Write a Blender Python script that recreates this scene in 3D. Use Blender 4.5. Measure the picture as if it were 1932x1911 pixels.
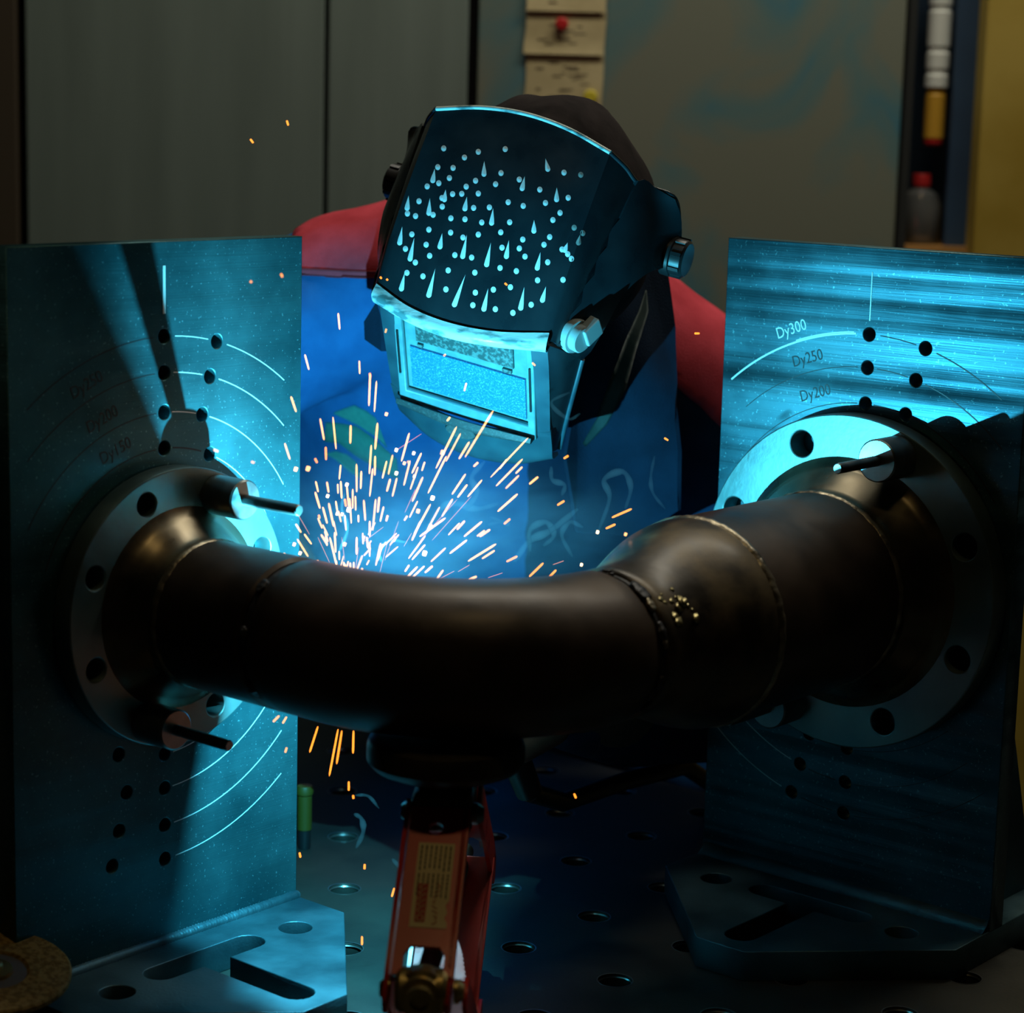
import bpy, bmesh, math, random
from mathutils import Vector, Matrix
from mathutils.bvhtree import BVHTree
random.seed(7)
for o in list(bpy.data.objects):
    bpy.data.objects.remove(o, do_unlink=True)
scene = bpy.context.scene
COL = scene.collection
PI = math.pi
# ------------------------------------------------------------------ camera
# world axes follow the hole grid of the welding table; z = 0 is the table top
IMG_W, IMG_H, FPX = 1932, 1911, 4196.7
A = math.radians(40.0)
CAM = Vector((0.9516, -1.1054, 0.6779))
PITCH, ROLL = math.radians(10.135), math.radians(1.4987)
def rot(x, y):
    return (x*math.cos(A) - y*math.sin(A), x*math.sin(A) + y*math.cos(A))
def W(X, Y, Z):
    "X metres to the right, Y metres away (level) from where the photographer stood, Z above the table top"
    a, b = rot(X, Y)
    return Vector((CAM.x + a, CAM.y + b, Z))
def wdir(X, Y, Z):
    a, b = rot(X, Y)
    return Vector((a, b, Z))
_f = wdir(0, math.cos(PITCH), -math.sin(PITCH)); _u = wdir(0, math.sin(PITCH), math.cos(PITCH)); _r = wdir(1, 0, 0)
RIGHT = math.cos(ROLL)*_r + math.sin(ROLL)*_u
UP = -math.sin(ROLL)*_r + math.cos(ROLL)*_u
FWD = _f
def ray(px, py):
    return FWD + RIGHT*((px - IMG_W/2)/FPX) + UP*((IMG_H/2 - py)/FPX)
LEVEL = wdir(0, 1, 0)
def PX(px, py, Y):
    d = ray(px, py)
    return CAM + d*(Y/d.dot(LEVEL))
def PXZ(px, py, z):
    d = ray(px, py)
    return CAM + d*((z - CAM.z)/d.z)
cam_d = bpy.data.cameras.new('camera'); cam = bpy.data.objects.new('camera', cam_d); COL.objects.link(cam)
cam.matrix_world = Matrix(((RIGHT.x, UP.x, -FWD.x, CAM.x), (RIGHT.y, UP.y, -FWD.y, CAM.y), (RIGHT.z, UP.z, -FWD.z, CAM.z), (0, 0, 0, 1)))
cam_d.sensor_width = 36.0; cam_d.lens = 36.0*FPX/IMG_W
cam_d.clip_start = 0.02; cam_d.clip_end = 60
cam_d.dof.use_dof = True; cam_d.dof.focus_distance = 1.80; cam_d.dof.aperture_fstop = 5.6
scene.camera = cam
# ------------------------------------------------------------------ world, lights, exposure
wd = bpy.data.worlds.new('world'); scene.world = wd; wd.use_nodes = True
bg = wd.node_tree.nodes['Background']; bg.inputs[0].default_value = (0.5, 0.6, 0.55, 1); bg.inputs[1].default_value = 0.0025
vs = scene.view_settings
vs.view_transform = 'Standard'; vs.look = 'None'; vs.gamma = 1.0; vs.use_curve_mapping = False; vs.exposure = 0.0
ARC = Vector((-0.176, 0.0580, 0.3065))         # where the electrode touches the far side of the first joint
def lamp(kind, name, loc, energy, color, **kw):
    d = bpy.data.lights.new(name, kind); d.energy = energy; d.color = color
    for k, v in kw.items(): setattr(d, k, v)
    o = bpy.data.objects.new(name, d); COL.objects.link(o); o.location = loc
    return o
lamp('POINT', 'arc_light', ARC, 17.0, (0.09, 0.70, 1.0), shadow_soft_size=0.0016)
o = lamp('AREA', 'ceiling_light', W(0.50, 2.36, 2.0), 18.0, (1.0, 0.95, 0.80), shape='RECTANGLE', size=1.6, size_y=0.25)
o.rotation_euler = (0, 0, A)
o = lamp('AREA', 'ceiling_light', W(0.15, 1.05, 2.1), 1.7, (1.0, 0.72, 0.32), shape='RECTANGLE', size=0.5, size_y=0.08)
o.rotation_euler = (0, 0, A)
# ------------------------------------------------------------------ helpers
def tag(o, label=None, cat=None, group=None, kind=None):
    if label: o['label'] = label
    if cat: o['category'] = cat
    if group: o['group'] = group
    if kind: o['kind'] = kind
    return o
def empty(name, loc, label, cat, group=None):
    o = bpy.data.objects.new(name, None); COL.objects.link(o); o.location = loc
    o.empty_display_size = 0.02
    return tag(o, label, cat, group)
def adopt(o, parent):
    if parent is not None:
        o.parent = parent
        m = Matrix.Identity(4); q = parent
        chain = []
        while q is not None:
            chain.append(q); q = q.parent
        w = Matrix.Identity(4)
        for q in reversed(chain):
            w = w @ q.matrix_parent_inverse @ q.matrix_basis
        o.matrix_parent_inverse = w.inverted()
    return o
def link(name, me, mat, parent=None, smooth=False):
    o = bpy.data.objects.new(name, me); COL.objects.link(o)
    if mat is not None and not me.materials: me.materials.append(mat)
    if smooth:
        me.polygons.foreach_set('use_smooth', [True]*len(me.polygons))
    return adopt(o, parent)
def mesh(name, verts, faces, mat, parent=None, smooth=False):
    me = bpy.data.meshes.new(name); me.from_pydata([tuple(v) for v in verts], [], faces); me.update()
    return link(name, me, mat, parent, smooth)
def from_bm(name, bm, mat, parent=None, smooth=False, sharp=None):
    me = bpy.data.meshes.new(name); bm.to_mesh(me); bm.free()
    o = link(name, me, mat, parent, smooth)
    if sharp is not None and smooth:
        me.set_sharp_from_angle(angle=math.radians(sharp))
    return o
def eval_mesh(o):
    dg = bpy.context.evaluated_depsgraph_get(); dg.update()
    return bpy.data.meshes.new_from_object(o.evaluated_get(dg))
def bake(o):
    "apply the modifiers of o"
    me = eval_mesh(o); old = o.data
    o.modifiers.clear(); o.data = me
    if old.users == 0: bpy.data.meshes.remove(old)
    return o
def frame(origin, ex, ey, ez):
    return Matrix(((ex[0], ey[0], ez[0], origin[0]), (ex[1], ey[1], ez[1], origin[1]), (ex[2], ey[2], ez[2], origin[2]), (0, 0, 0, 1)))
def circle(cx, cy, r, n=32):
    return [(cx + r*math.cos(2*PI*i/n), cy + r*math.sin(2*PI*i/n)) for i in range(n)]
def slab(name, loops, thick, M, mat, parent=None, bevel=0.0, smooth=False):
    "outline with holes, solid from local z = -thick to 0, placed by M"
    cu = bpy.data.curves.new(name, 'CURVE'); cu.dimensions = '2D'; cu.fill_mode = 'BOTH'
    cu.extrude = thick/2 - bevel; cu.bevel_depth = bevel; cu.bevel_resolution = 1; cu.offset = -bevel
    for lp in loops:
        s = cu.splines.new('POLY'); s.points.add(len(lp) - 1); s.use_cyclic_u = True
        for p, q in zip(s.points, lp): p.co = (q[0], q[1], 0, 1)
    t = bpy.data.objects.new('t', cu); COL.objects.link(t)
    me = eval_mesh(t); bpy.data.objects.remove(t); bpy.data.curves.remove(cu)
    me.materials.clear()
    me.transform(M @ Matrix.Translation((0, 0, -thick/2)))
    o = link(name, me, mat, parent, smooth)
    if smooth: me.set_sharp_from_angle(angle=math.radians(30))
    return o
def lathe(name, prof, M, mat, parent=None, seg=48, closed=False, sharp=30):
    "profile of (radius, height) turned about local z"
    bm = bmesh.new(); rings = []
    for r, z in prof:
        if r < 1e-6: rings.append([bm.verts.new(M @ Vector((0, 0, z)))])
        else: rings.append([bm.verts.new(M @ Vector((r*math.cos(2*PI*i/seg), r*math.sin(2*PI*i/seg), z))) for i in range(seg)])
    prs = list(zip(rings, rings[1:]))
    if closed: prs.append((rings[-1], rings[0]))
    for a, b in prs:
        for i in range(seg):
            j = (i + 1) % seg
            if len(a) == 1 and len(b) == 1: continue
            if len(a) == 1: bm.faces.new((a[0], b[i], b[j]))
            elif len(b) == 1: bm.faces.new((a[i], a[j], b[0]))
            else: bm.faces.new((a[i], a[j], b[j], b[i]))
    bmesh.ops.recalc_face_normals(bm, faces=bm.faces)
    return from_bm(name, bm, mat, parent, True, sharp)
def tube(name, pts, radii, mat, parent=None, seg=12, caps=True, sharp=None, bm=None, ell=None):
    "swept tube through points"
    own = bm is None
    if own: bm = bmesh.new()
    pts = [Vector(p) for p in pts]
    if not isinstance(radii, (list, tuple)): radii = [radii]*len(pts)
    prev = None; rings = []
    for i, p in enumerate(pts):
        t = (pts[min(i+1, len(pts)-1)] - pts[max(i-1, 0)]).normalized()
        if prev is None:
            n = t.orthogonal().normalized()
        else:
            n = (prev - t*prev.dot(t)).normalized()
        prev = n; b = t.cross(n)
        rings.append([bm.verts.new(p + (n*math.cos(2*PI*k/seg) + b*math.sin(2*PI*k/seg))*radii[i]) for k in range(seg)])
    for a, c in zip(rings, rings[1:]):
        for k in range(seg):
            j = (k+1) % seg
            bm.faces.new((a[k], a[j], c[j], c[k]))
    if caps:
        bm.faces.new(rings[0][::-1]); bm.faces.new(rings[-1])
    if own:
        bmesh.ops.recalc_face_normals(bm, faces=bm.faces)
        return from_bm(name, bm, mat, parent, True, sharp if sharp is not None else 50)
def box(name, lo, hi, M, mat, parent=None, bevel=0.0):
    bm = bmesh.new(); bmesh.ops.create_cube(bm, size=1.0)
    for v in bm.verts:
        v.co = Vector([lo[k] + (v.co[k] + 0.5)*(hi[k] - lo[k]) for k in range(3)])
    if bevel > 0:
        bmesh.ops.bevel(bm, geom=list(bm.edges), offset=bevel, segments=2, affect='EDGES', profile=0.5)
    bm.transform(M)
    bmesh.ops.recalc_face_normals(bm, faces=bm.faces)
    return from_bm(name, bm, mat, parent)
def text(name, body, size, M, mat, parent=None, depth=0.0003):
    cu = bpy.data.curves.new(name, 'FONT'); cu.body = body; cu.size = size; cu.align_x = 'CENTER'; cu.align_y = 'CENTER'
    cu.extrude = depth/2; cu.resolution_u = 3
    t = bpy.data.objects.new('t', cu); COL.objects.link(t)
    me = eval_mesh(t); bpy.data.objects.remove(t); bpy.data.curves.remove(cu)
    me.materials.clear(); me.transform(M)
    return link(name, me, mat, parent)
CAMF = frame(CAM*1.0, (math.cos(A), math.sin(A), 0), (-math.sin(A), math.cos(A), 0), (0, 0, 1))
CAMF[2][3] = 0.0                              # local (X right, Y away, Z up from table)
# ------------------------------------------------------------------ materials
MATS = {}
def material(name, c1, c2=None, metal=0.0, rough=0.5, scale=20.0, stretch=(1, 1, 1), bump=0.0, bscale=None, rvar=0.0, spec=0.5, detail=6.0, coords='Object', emit=None, estr=0.0, ramp=(0.35, 0.65), coat=0.0, bdist=0.001):
    m = bpy.data.materials.new(name); m.use_nodes = True; nt = m.node_tree; N = nt.nodes; L = nt.links
    b = N['Principled BSDF']
    b.inputs['Metallic'].default_value = metal; b.inputs['Roughness'].default_value = rough
    b.inputs['Specular IOR Level'].default_value = spec; b.inputs['Coat Weight'].default_value = coat; b.inputs['Coat Roughness'].default_value = 0.28
    b.inputs['Base Color'].default_value = (*c1, 1)
    if c2 is not None or bump > 0 or rvar > 0:
        tc = N.new('ShaderNodeTexCoord'); mp = N.new('ShaderNodeMapping'); mp.inputs['Scale'].default_value = stretch
        L.new(tc.outputs[coords], mp.inputs['Vector'])
        nz = N.new('ShaderNodeTexNoise'); nz.inputs['Scale'].default_value = scale; nz.inputs['Detail'].default_value = detail
        L.new(mp.outputs[0], nz.inputs['Vector'])
        if c2 is not None:
            cr = N.new('ShaderNodeValToRGB'); cr.color_ramp.elements[0].color = (*c1, 1); cr.color_ramp.elements[1].color = (*c2, 1)
            cr.color_ramp.elements[0].position, cr.color_ramp.elements[1].position = ramp
            L.new(nz.outputs['Fac'], cr.inputs[0]); L.new(cr.outputs[0], b.inputs['Base Color'])
        if rvar > 0:
            mr = N.new('ShaderNodeMapRange'); mr.inputs[1].default_value = 0.3; mr.inputs[2].default_value = 0.7
            mr.inputs[3].default_value = max(0.03, rough - rvar); mr.inputs[4].default_value = min(1, rough + rvar)
            L.new(nz.outputs['Fac'], mr.inputs[0]); L.new(mr.outputs[0], b.inputs['Roughness'])
        if bump > 0:
            n2 = N.new('ShaderNodeTexNoise'); n2.inputs['Scale'].default_value = bscale or scale*3; n2.inputs['Detail'].default_value = 4
            L.new(mp.outputs[0], n2.inputs['Vector'])
            bp = N.new('ShaderNodeBump'); bp.inputs['Strength'].default_value = bump; bp.inputs['Distance'].default_value = bdist
            L.new(n2.outputs['Fac'], bp.inputs['Height']); L.new(bp.outputs[0], b.inputs['Normal'])
    if emit is not None:
        b.inputs['Emission Color'].default_value = (*emit, 1); b.inputs['Emission Strength'].default_value = estr
    MATS[name] = m
    return m
def steel_plate(name, c1, c2, streak, metal, grain=26):
    "milled steel: long shallow cutter passes along the plate, fine scratches, stained patches"
    m = bpy.data.materials.new(name); m.use_nodes = True; nt = m.node_tree; N = nt.nodes; L = nt.links
    b = N['Principled BSDF']; b.inputs['Metallic'].default_value = metal; b.inputs['Roughness'].default_value = 0.4
    tc = N.new('ShaderNodeTexCoord')
    nz = N.new('ShaderNodeTexNoise'); nz.inputs['Scale'].default_value = 9; nz.inputs['Detail'].default_value = 8; nz.inputs['Roughness'].default_value = 0.62
    L.new(tc.outputs['Object'], nz.inputs['Vector'])
    cr = N.new('ShaderNodeValToRGB'); cr.color_ramp.elements[0].color = (*c1, 1); cr.color_ramp.elements[1].color = (*c2, 1)
    cr.color_ramp.elements[0].position, cr.color_ramp.elements[1].position = 0.33, 0.68
    L.new(nz.outputs['Fac'], cr.inputs[0])
    # speckle of spatter
    sp = N.new('ShaderNodeTexNoise'); sp.inputs['Scale'].default_value = 420; sp.inputs['Detail'].default_value = 2
    L.new(tc.outputs['Object'], sp.inputs['Vector'])
    sr = N.new('ShaderNodeMapRange'); sr.inputs[1].default_value = 0.66; sr.inputs[2].default_value = 0.72; sr.inputs[3].default_value = 0; sr.inputs[4].default_value = 0.55
    L.new(sp.outputs['Fac'], sr.inputs[0])
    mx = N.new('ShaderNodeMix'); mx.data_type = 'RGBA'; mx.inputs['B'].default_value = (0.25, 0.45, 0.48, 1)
    L.new(sr.outputs[0], mx.inputs['Factor']); L.new(cr.outputs[0], mx.inputs['A']); L.new(mx.outputs['Result'], b.inputs['Base Color'])
    mr = N.new('ShaderNodeMapRange'); mr.inputs[1].default_value = 0.3; mr.inputs[2].default_value = 0.7; mr.inputs[3].default_value = 0.32; mr.inputs[4].default_value = 0.50
    L.new(nz.outputs['Fac'], mr.inputs[0]); L.new(mr.outputs[0], b.inputs['Roughness'])
    # cutter passes: value depends on height only (plus slight waviness)
    mp = N.new('ShaderNodeMapping'); mp.inputs['Scale'].default_value = (0.5, 0.5, 19)
    L.new(tc.outputs['Object'], mp.inputs['Vector'])
    n2 = N.new('ShaderNodeTexNoise'); n2.inputs['Scale'].default_value = 1.0; n2.inputs['Detail'].default_value = 2.5
    L.new(mp.outputs[0], n2.inputs['Vector'])
    mp3 = N.new('ShaderNodeMapping'); mp3.inputs['Scale'].default_value = (12, 12, 700)
    L.new(tc.outputs['Object'], mp3.inputs['Vector'])
    n3 = N.new('ShaderNodeTexNoise'); n3.inputs['Scale'].default_value = 1.0; n3.inputs['Detail'].default_value = 3
    L.new(mp3.outputs[0], n3.inputs['Vector'])
    b1 = N.new('ShaderNodeBump'); b1.inputs['Strength'].default_value = 0.9; b1.inputs['Distance'].default_value = streak
    L.new(n2.outputs['Fac'], b1.inputs['Height'])
    b2 = N.new('ShaderNodeBump'); b2.inputs['Strength'].default_value = 0.35; b2.inputs['Distance'].default_value = 0.0004
    L.new(n3.outputs['Fac'], b2.inputs['Height']); L.new(b1.outputs[0], b2.inputs['Normal']); L.new(b2.outputs[0], b.inputs['Normal'])
    MATS[name] = m
    return m
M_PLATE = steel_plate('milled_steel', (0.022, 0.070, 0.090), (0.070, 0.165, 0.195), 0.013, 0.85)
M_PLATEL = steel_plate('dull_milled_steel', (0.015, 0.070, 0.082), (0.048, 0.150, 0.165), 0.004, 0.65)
M_FLANGE = material('turned_steel', (0.115, 0.185, 0.185), (0.20, 0.28, 0.27), metal=0.8, rough=0.42, scale=14, rvar=0.08, bump=0.15, bscale=180)
M_HUB = material('oiled_steel', (0.10, 0.085, 0.06), (0.20, 0.165, 0.11), metal=0.9, rough=0.30, scale=22, rvar=0.1, bump=0.12, bscale=60)
M_PIPE = material('mill_scale_pipe', (0.020, 0.013, 0.008), (0.056, 0.035, 0.020), metal=0.35, rough=0.45, scale=13, rvar=0.12, bump=0.25, bscale=55, detail=9, coat=0.08)
M_REDUCER = material('scuffed_pipe', (0.025, 0.018, 0.010), (0.12, 0.085, 0.038), metal=0.5, rough=0.48, scale=26, rvar=0.12, bump=0.35, bscale=70, detail=9, ramp=(0.42, 0.68), coat=0.2)
M_BEAD = material('weld_bead_metal', (0.12, 0.10, 0.07), (0.34, 0.29, 0.2), metal=0.8, rough=0.36, scale=90, bump=0.5, bscale=260)
M_SCRAPE = material('scraped_bright_metal', (0.30, 0.25, 0.10), (0.5, 0.42, 0.22), metal=0.9, rough=0.35, scale=120)
M_GAP = material('burnt_joint', (0.008, 0.008, 0.010), (0.03, 0.028, 0.03), metal=0.3, rough=0.45, scale=120, bump=0.6, bscale=240)
M_TABLE = material('table_steel', (0.030, 0.032, 0.028), (0.060, 0.058, 0.046), metal=0.55, rough=0.5, scale=8, rvar=0.12, bump=0.15, bscale=300, detail=9)
M_RIM = material('worn_hole_rim', (0.35, 0.36, 0.34), metal=0.9, rough=0.3)
M_BASE = material('fixture_base_steel', (0.030, 0.075, 0.090), (0.075, 0.155, 0.18), metal=0.65, rough=0.46, scale=16, rvar=0.1, bump=0.25, bscale=420, detail=9)
M_PIN = material('pin_steel', (0.15, 0.18, 0.18), (0.24, 0.26, 0.25), metal=0.9, rough=0.38, scale=60, rvar=0.08)
M_LINE = material('fresh_lit_scribe', (0.75, 0.8, 0.78), metal=0.4, rough=0.4)
M_LINED = material('dark_shaded_scribe', (0.02, 0.022, 0.025), metal=0.2, rough=0.5)
M_HELM = material('helmet_plastic', (0.008, 0.016, 0.021), (0.013, 0.024, 0.030), rough=0.30, scale=30, rvar=0.06, bump=0.05, bscale=300, spec=0.5)
M_HEDGE = material('helmet_lens_bezel', (0.016, 0.050, 0.068), (0.026, 0.075, 0.095), rough=0.38, scale=40, rvar=0.06)
M_BROW = material('pale_brow_plastic', (0.10, 0.20, 0.21), (0.55, 0.68, 0.66), rough=0.32, scale=45, stretch=(1, 1, 3), bump=0.25, bscale=160, ramp=(0.36, 0.5))
M_PAINT = material('paint_drop', (0.80, 0.92, 0.92), rough=0.5)
M_PAINTD = material('dull_paint_drop', (0.30, 0.33, 0.31), rough=0.6)
M_LENS = material('filter_glass', (0.02, 0.17, 0.46), (0.22, 0.55, 0.80), rough=0.2, scale=700, spec=0.8, detail=4, ramp=(0.50, 0.85))
M_SOLAR = material('solar_strip', (0.025, 0.06, 0.06), (0.10, 0.18, 0.17), rough=0.5, scale=320, detail=2, ramp=(0.45, 0.62))
M_LENSP = material('cartridge_plastic', (0.09, 0.22, 0.24), (0.13, 0.29, 0.30), rough=0.4, scale=90)
M_DLIP = material('lip_plastic', (0.02, 0.035, 0.038), (0.05, 0.075, 0.075), rough=0.5, scale=500, detail=2, ramp=(0.5, 0.72))
M_BLACK = material('black_plastic', (0.010, 0.011, 0.012), rough=0.4)
M_KNOB = material('grey_knob', (0.34, 0.40, 0.40), rough=0.35)
M_CAP = material('dark_cap_cloth', (0.014, 0.011, 0.011), (0.026, 0.02, 0.02), rough=0.95, scale=40, bump=0.5, bscale=30, spec=0.1, bdist=0.004)
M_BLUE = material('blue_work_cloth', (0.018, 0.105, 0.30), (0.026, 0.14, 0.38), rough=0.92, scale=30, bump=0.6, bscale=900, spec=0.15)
M_BLUESHADE = material('shaded_blue_work_cloth', (0.006, 0.022, 0.055), (0.009, 0.032, 0.075), rough=0.92, scale=30, bump=0.6, bscale=900, spec=0.15)
M_NAVY = material('navy_work_cloth', (0.005, 0.013, 0.028), (0.008, 0.019, 0.040), rough=0.92, scale=30, bump=0.5, bscale=700, spec=0.12)
M_RED = material('red_work_cloth', (0.50, 0.045, 0.065), (0.66, 0.07, 0.10), rough=0.9, scale=30, bump=0.6, bscale=900, spec=0.15)
M_SEAM = material('red_thread', (0.22, 0.012, 0.02), rough=0.9)
M_PRINT = material('reflective_print', (0.10, 0.42, 0.36), (0.14, 0.50, 0.42), rough=0.5, scale=200)
M_PRINTD = material('worn_print', (0.025, 0.055, 0.055), (0.04, 0.075, 0.07), rough=0.6, scale=60)
M_SKIN = material('skin', (0.45, 0.28, 0.2), rough=0.6)
M_GLOVE = material('leather_glove', (0.022, 0.017, 0.012), (0.04, 0.03, 0.022), rough=0.85, scale=40, bump=0.4, bscale=120)
M_TROUS = material('trouser_cloth', (0.012, 0.02, 0.05), rough=0.95)
M_BOOT = material('boot_leather', (0.015, 0.013, 0.012), rough=0.7)
M_RJACK = material('red_enamel', (0.62, 0.035, 0.018), (0.70, 0.05, 0.025), rough=0.32, scale=30, rvar=0.08, bump=0.08, bscale=120, coat=0.2)
M_DARKM = material('dark_cast_metal', (0.035, 0.03, 0.022), (0.06, 0.05, 0.036), metal=0.6, rough=0.5, scale=40, bump=0.3, bscale=120)
M_BRASS = material('zinc_yellow_metal', (0.42, 0.30, 0.10), (0.55, 0.42, 0.18), metal=0.9, rough=0.35, scale=40, rvar=0.1)
M_STICK = material('label_paper', (0.82, 0.68, 0.36), (0.90, 0.77, 0.44), rough=0.6, scale=60)
M_NOZ = material('sooted_nozzle', (0.012, 0.011, 0.010), rough=0.8, spec=0.1)
M_INK = material('label_ink', (0.10, 0.075, 0.04), rough=0.7)
M_RINK = material('label_red_ink', (0.50, 0.05, 0.03), rough=0.6)
M_DISC = material('abrasive_disc', (0.20, 0.125, 0.03), (0.40, 0.27, 0.08), rough=0.85, scale=230, bump=0.9, bscale=300, detail=3, ramp=(0.4, 0.6))
M_FOIL = material('disc_paper', (0.16, 0.15, 0.15), rough=0.6)
M_YELM = material('yellow_magnet_plastic', (0.55, 0.45, 0.03), rough=0.45)
M_YEL = material('yellow_marker', (0.06, 0.050, 0.004), rough=0.5)
def locker_mat():
    m = bpy.data.materials.new('locker_paint'); m.use_nodes = True; N = m.node_tree.nodes; L = m.node_tree.links
    b = N['Principled BSDF']; b.inputs['Roughness'].default_value = 0.55
    tc = N.new('ShaderNodeTexCoord'); mp = N.new('ShaderNodeMapping'); mp.inputs['Scale'].default_value = (14, 14, 1.2)
    L.new(tc.outputs['Object'], mp.inputs['Vector'])
    nz = N.new('ShaderNodeTexNoise'); nz.inputs['Scale'].default_value = 1.6; nz.inputs['Detail'].default_value = 5
    L.new(mp.outputs[0], nz.inputs['Vector'])
    cr = N.new('ShaderNodeValToRGB'); cr.color_ramp.elements[0].color = (0.140, 0.180, 0.155, 1); cr.color_ramp.elements[1].color = (0.180, 0.228, 0.198, 1)
    cr.color_ramp.elements[0].position, cr.color_ramp.elements[1].position = 0.3, 0.7
    L.new(nz.outputs['Fac'], cr.inputs[0]); L.new(cr.outputs[0], b.inputs['Base Color'])
    MATS['locker_paint'] = m
    return m
M_LOCK = locker_mat()
def arc_reflection_mat():  # blue arc reflection painted into the door colour as noisy patches
    m = bpy.data.materials.new('arc_reflection_locker_paint'); m.use_nodes = True; N = m.node_tree.nodes; L = m.node_tree.links
    b = N['Principled BSDF']; b.inputs['Roughness'].default_value = 0.5
    tc = N.new('ShaderNodeTexCoord')
    nz = N.new('ShaderNodeTexNoise'); nz.inputs['Scale'].default_value = 5.5; nz.inputs['Detail'].default_value = 6; nz.inputs['Distortion'].default_value = 0.9
    L.new(tc.outputs['Object'], nz.inputs['Vector'])
    cr = N.new('ShaderNodeValToRGB'); e = cr.color_ramp.elements
    e[0].color = (0.165, 0.18, 0.135, 1); e[0].position = 0.46
    e[1].color = (0.01, 0.17, 0.27, 1); e[1].position = 0.74
    x = e.new(0.60); x.color = (0.10, 0.18, 0.175, 1)
    L.new(nz.outputs['Fac'], cr.inputs[0]); L.new(cr.outputs[0], b.inputs['Base Color'])
    MATS['arc_reflection_locker_paint'] = m
    return m
M_ARCREFL = arc_reflection_mat()
M_CONC = material('concrete', (0.10, 0.10, 0.09), (0.16, 0.155, 0.14), rough=0.9, scale=4, bump=0.2)
M_DARK = material('dark_void_paint', (0.012, 0.014, 0.013), rough=0.8)
M_BROWN = material('brown_paint', (0.05, 0.035, 0.018), rough=0.7)
M_NAVYP = material('navy_board', (0.012, 0.035, 0.075), (0.018, 0.05, 0.10), rough=0.6, scale=12)
M_YCOL = material('yellow_column_paint', (0.30, 0.20, 0.018), (0.40, 0.285, 0.05), rough=0.6, scale=7, detail=5)
M_WOOD = material('orange_shelf_wood', (0.36, 0.17, 0.04), (0.44, 0.22, 0.06), rough=0.6, scale=12)
M_PAPER = material('old_paper', (0.42, 0.34, 0.17), (0.52, 0.43, 0.23), rough=0.8, scale=22, bump=0.3, bscale=14, bdist=0.003)
M_WHITE = material('white_plastic', (0.66, 0.68, 0.62), rough=0.45)
M_AMBER = material('amber_plastic', (0.55, 0.30, 0.03), rough=0.4)
M_REDP = material('red_plastic', (0.45, 0.02, 0.02), rough=0.35)
M_BOTTLE = material('smoky_bottle', (0.07, 0.075, 0.075), (0.10, 0.10, 0.095), rough=0.15, scale=30, spec=0.7)
def spark_mat(name, col, s):
    m = bpy.data.materials.new(name); m.use_nodes = True; N = m.node_tree.nodes; L = m.node_tree.links
    N.remove(N['Principled BSDF']); e = N.new('ShaderNodeEmission'); e.inputs[0].default_value = (*col, 1); e.inputs[1].default_value = s
    # a glowing trail lets light through: emission added to full transparency
    t = N.new('ShaderNodeBsdfTransparent'); a = N.new('ShaderNodeAddShader')
    L.new(e.outputs[0], a.inputs[0]); L.new(t.outputs[0], a.inputs[1]); L.new(a.outputs[0], N['Material Output'].inputs[0])
    return m
M_SPARK = spark_mat('white_hot_spark', (1.0, 0.42, 0.13), 1.15)
M_SPARKO = spark_mat('orange_hot_spark', (1.0, 0.27, 0.025), 1.1)
M_SPARKD = spark_mat('cooling_spark', (0.75, 0.25, 0.14), 0.45)
M_SPARKH = spark_mat('brightest_spark', (1.0, 0.62, 0.30), 2.6)
M_ARC = spark_mat('arc_plasma', (0.35, 0.75, 1.0), 60.0)
def smoke_mat(name, dens, noise=None):
    m = bpy.data.materials.new(name); m.use_nodes = True; N = m.node_tree.nodes; L = m.node_tree.links
    N.remove(N['Principled BSDF']); v = N.new('ShaderNodeVolumeScatter'); v.inputs['Color'].default_value = (0.75, 0.85, 0.9, 1); v.inputs['Density'].default_value = dens
    v.inputs['Anisotropy'].default_value = 0.1
    L.new(v.outputs[0], N['Material Output'].inputs['Volume'])
    return m
# ------------------------------------------------------------------ the room
FLOOR = -0.88
def wbox(name, x0, x1, y0, y1, z0, z1, mat, parent=None, bevel=0.0):
    return box(name, (x0, y0, z0), (x1, y1, z1), CAMF, mat, parent, bevel)
tag(wbox('floor', -3.5, 3.5, -1.2, 3.4, FLOOR - 0.05, FLOOR, M_CONC), 'grey concrete workshop floor under the table', 'floor', kind='structure')
wall = tag(wbox('wall_back', -3.5, 3.5, 3.06, 3.14, FLOOR, 2.4, M_DARK), 'dark wall behind the metal lockers', 'wall', kind='structure')
def wx(px, Y, py=240):
    "X of a pixel column at depth Y"
    p = PX(px, py, Y) - CAM
    return p.dot(_r)
LY = 2.90
def locker(x0, x1, mat, label, name='locker'):
    r = empty(name, W((x0+x1)/2, LY + 0.08, FLOOR), label, 'locker')
    wbox('body', x0, x1, LY + 0.025, LY + 0.155, FLOOR, 1.12, M_DARK, r)
    wbox('door', x0 + 0.001, x1 - 0.001, LY, LY + 0.022, FLOOR + 0.08, 1.11, mat, r, 0.002)
    return r
lx = [wx(p, LY) for p in (-420, 34, 48, 611, 617, 881, 897, 1140, 1700)]
locker(lx[0], lx[1], M_BROWN, 'dark brown metal locker door beside the grey lockers')
locker(lx[0] - 0.42, lx[0] - 0.006, M_LOCK, 'grey green metal locker door on the far side of the brown one')
locker(lx[2], lx[3], M_LOCK, 'wide grey green metal locker door standing beside the brown one')
locker(lx[4], lx[5], M_LOCK, 'narrow grey green locker door between two dark vertical gaps')
lock4 = locker(lx[6], lx[8], M_ARCREFL, 'grey locker door with painted blue arc reflections and paper notes')
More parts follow.
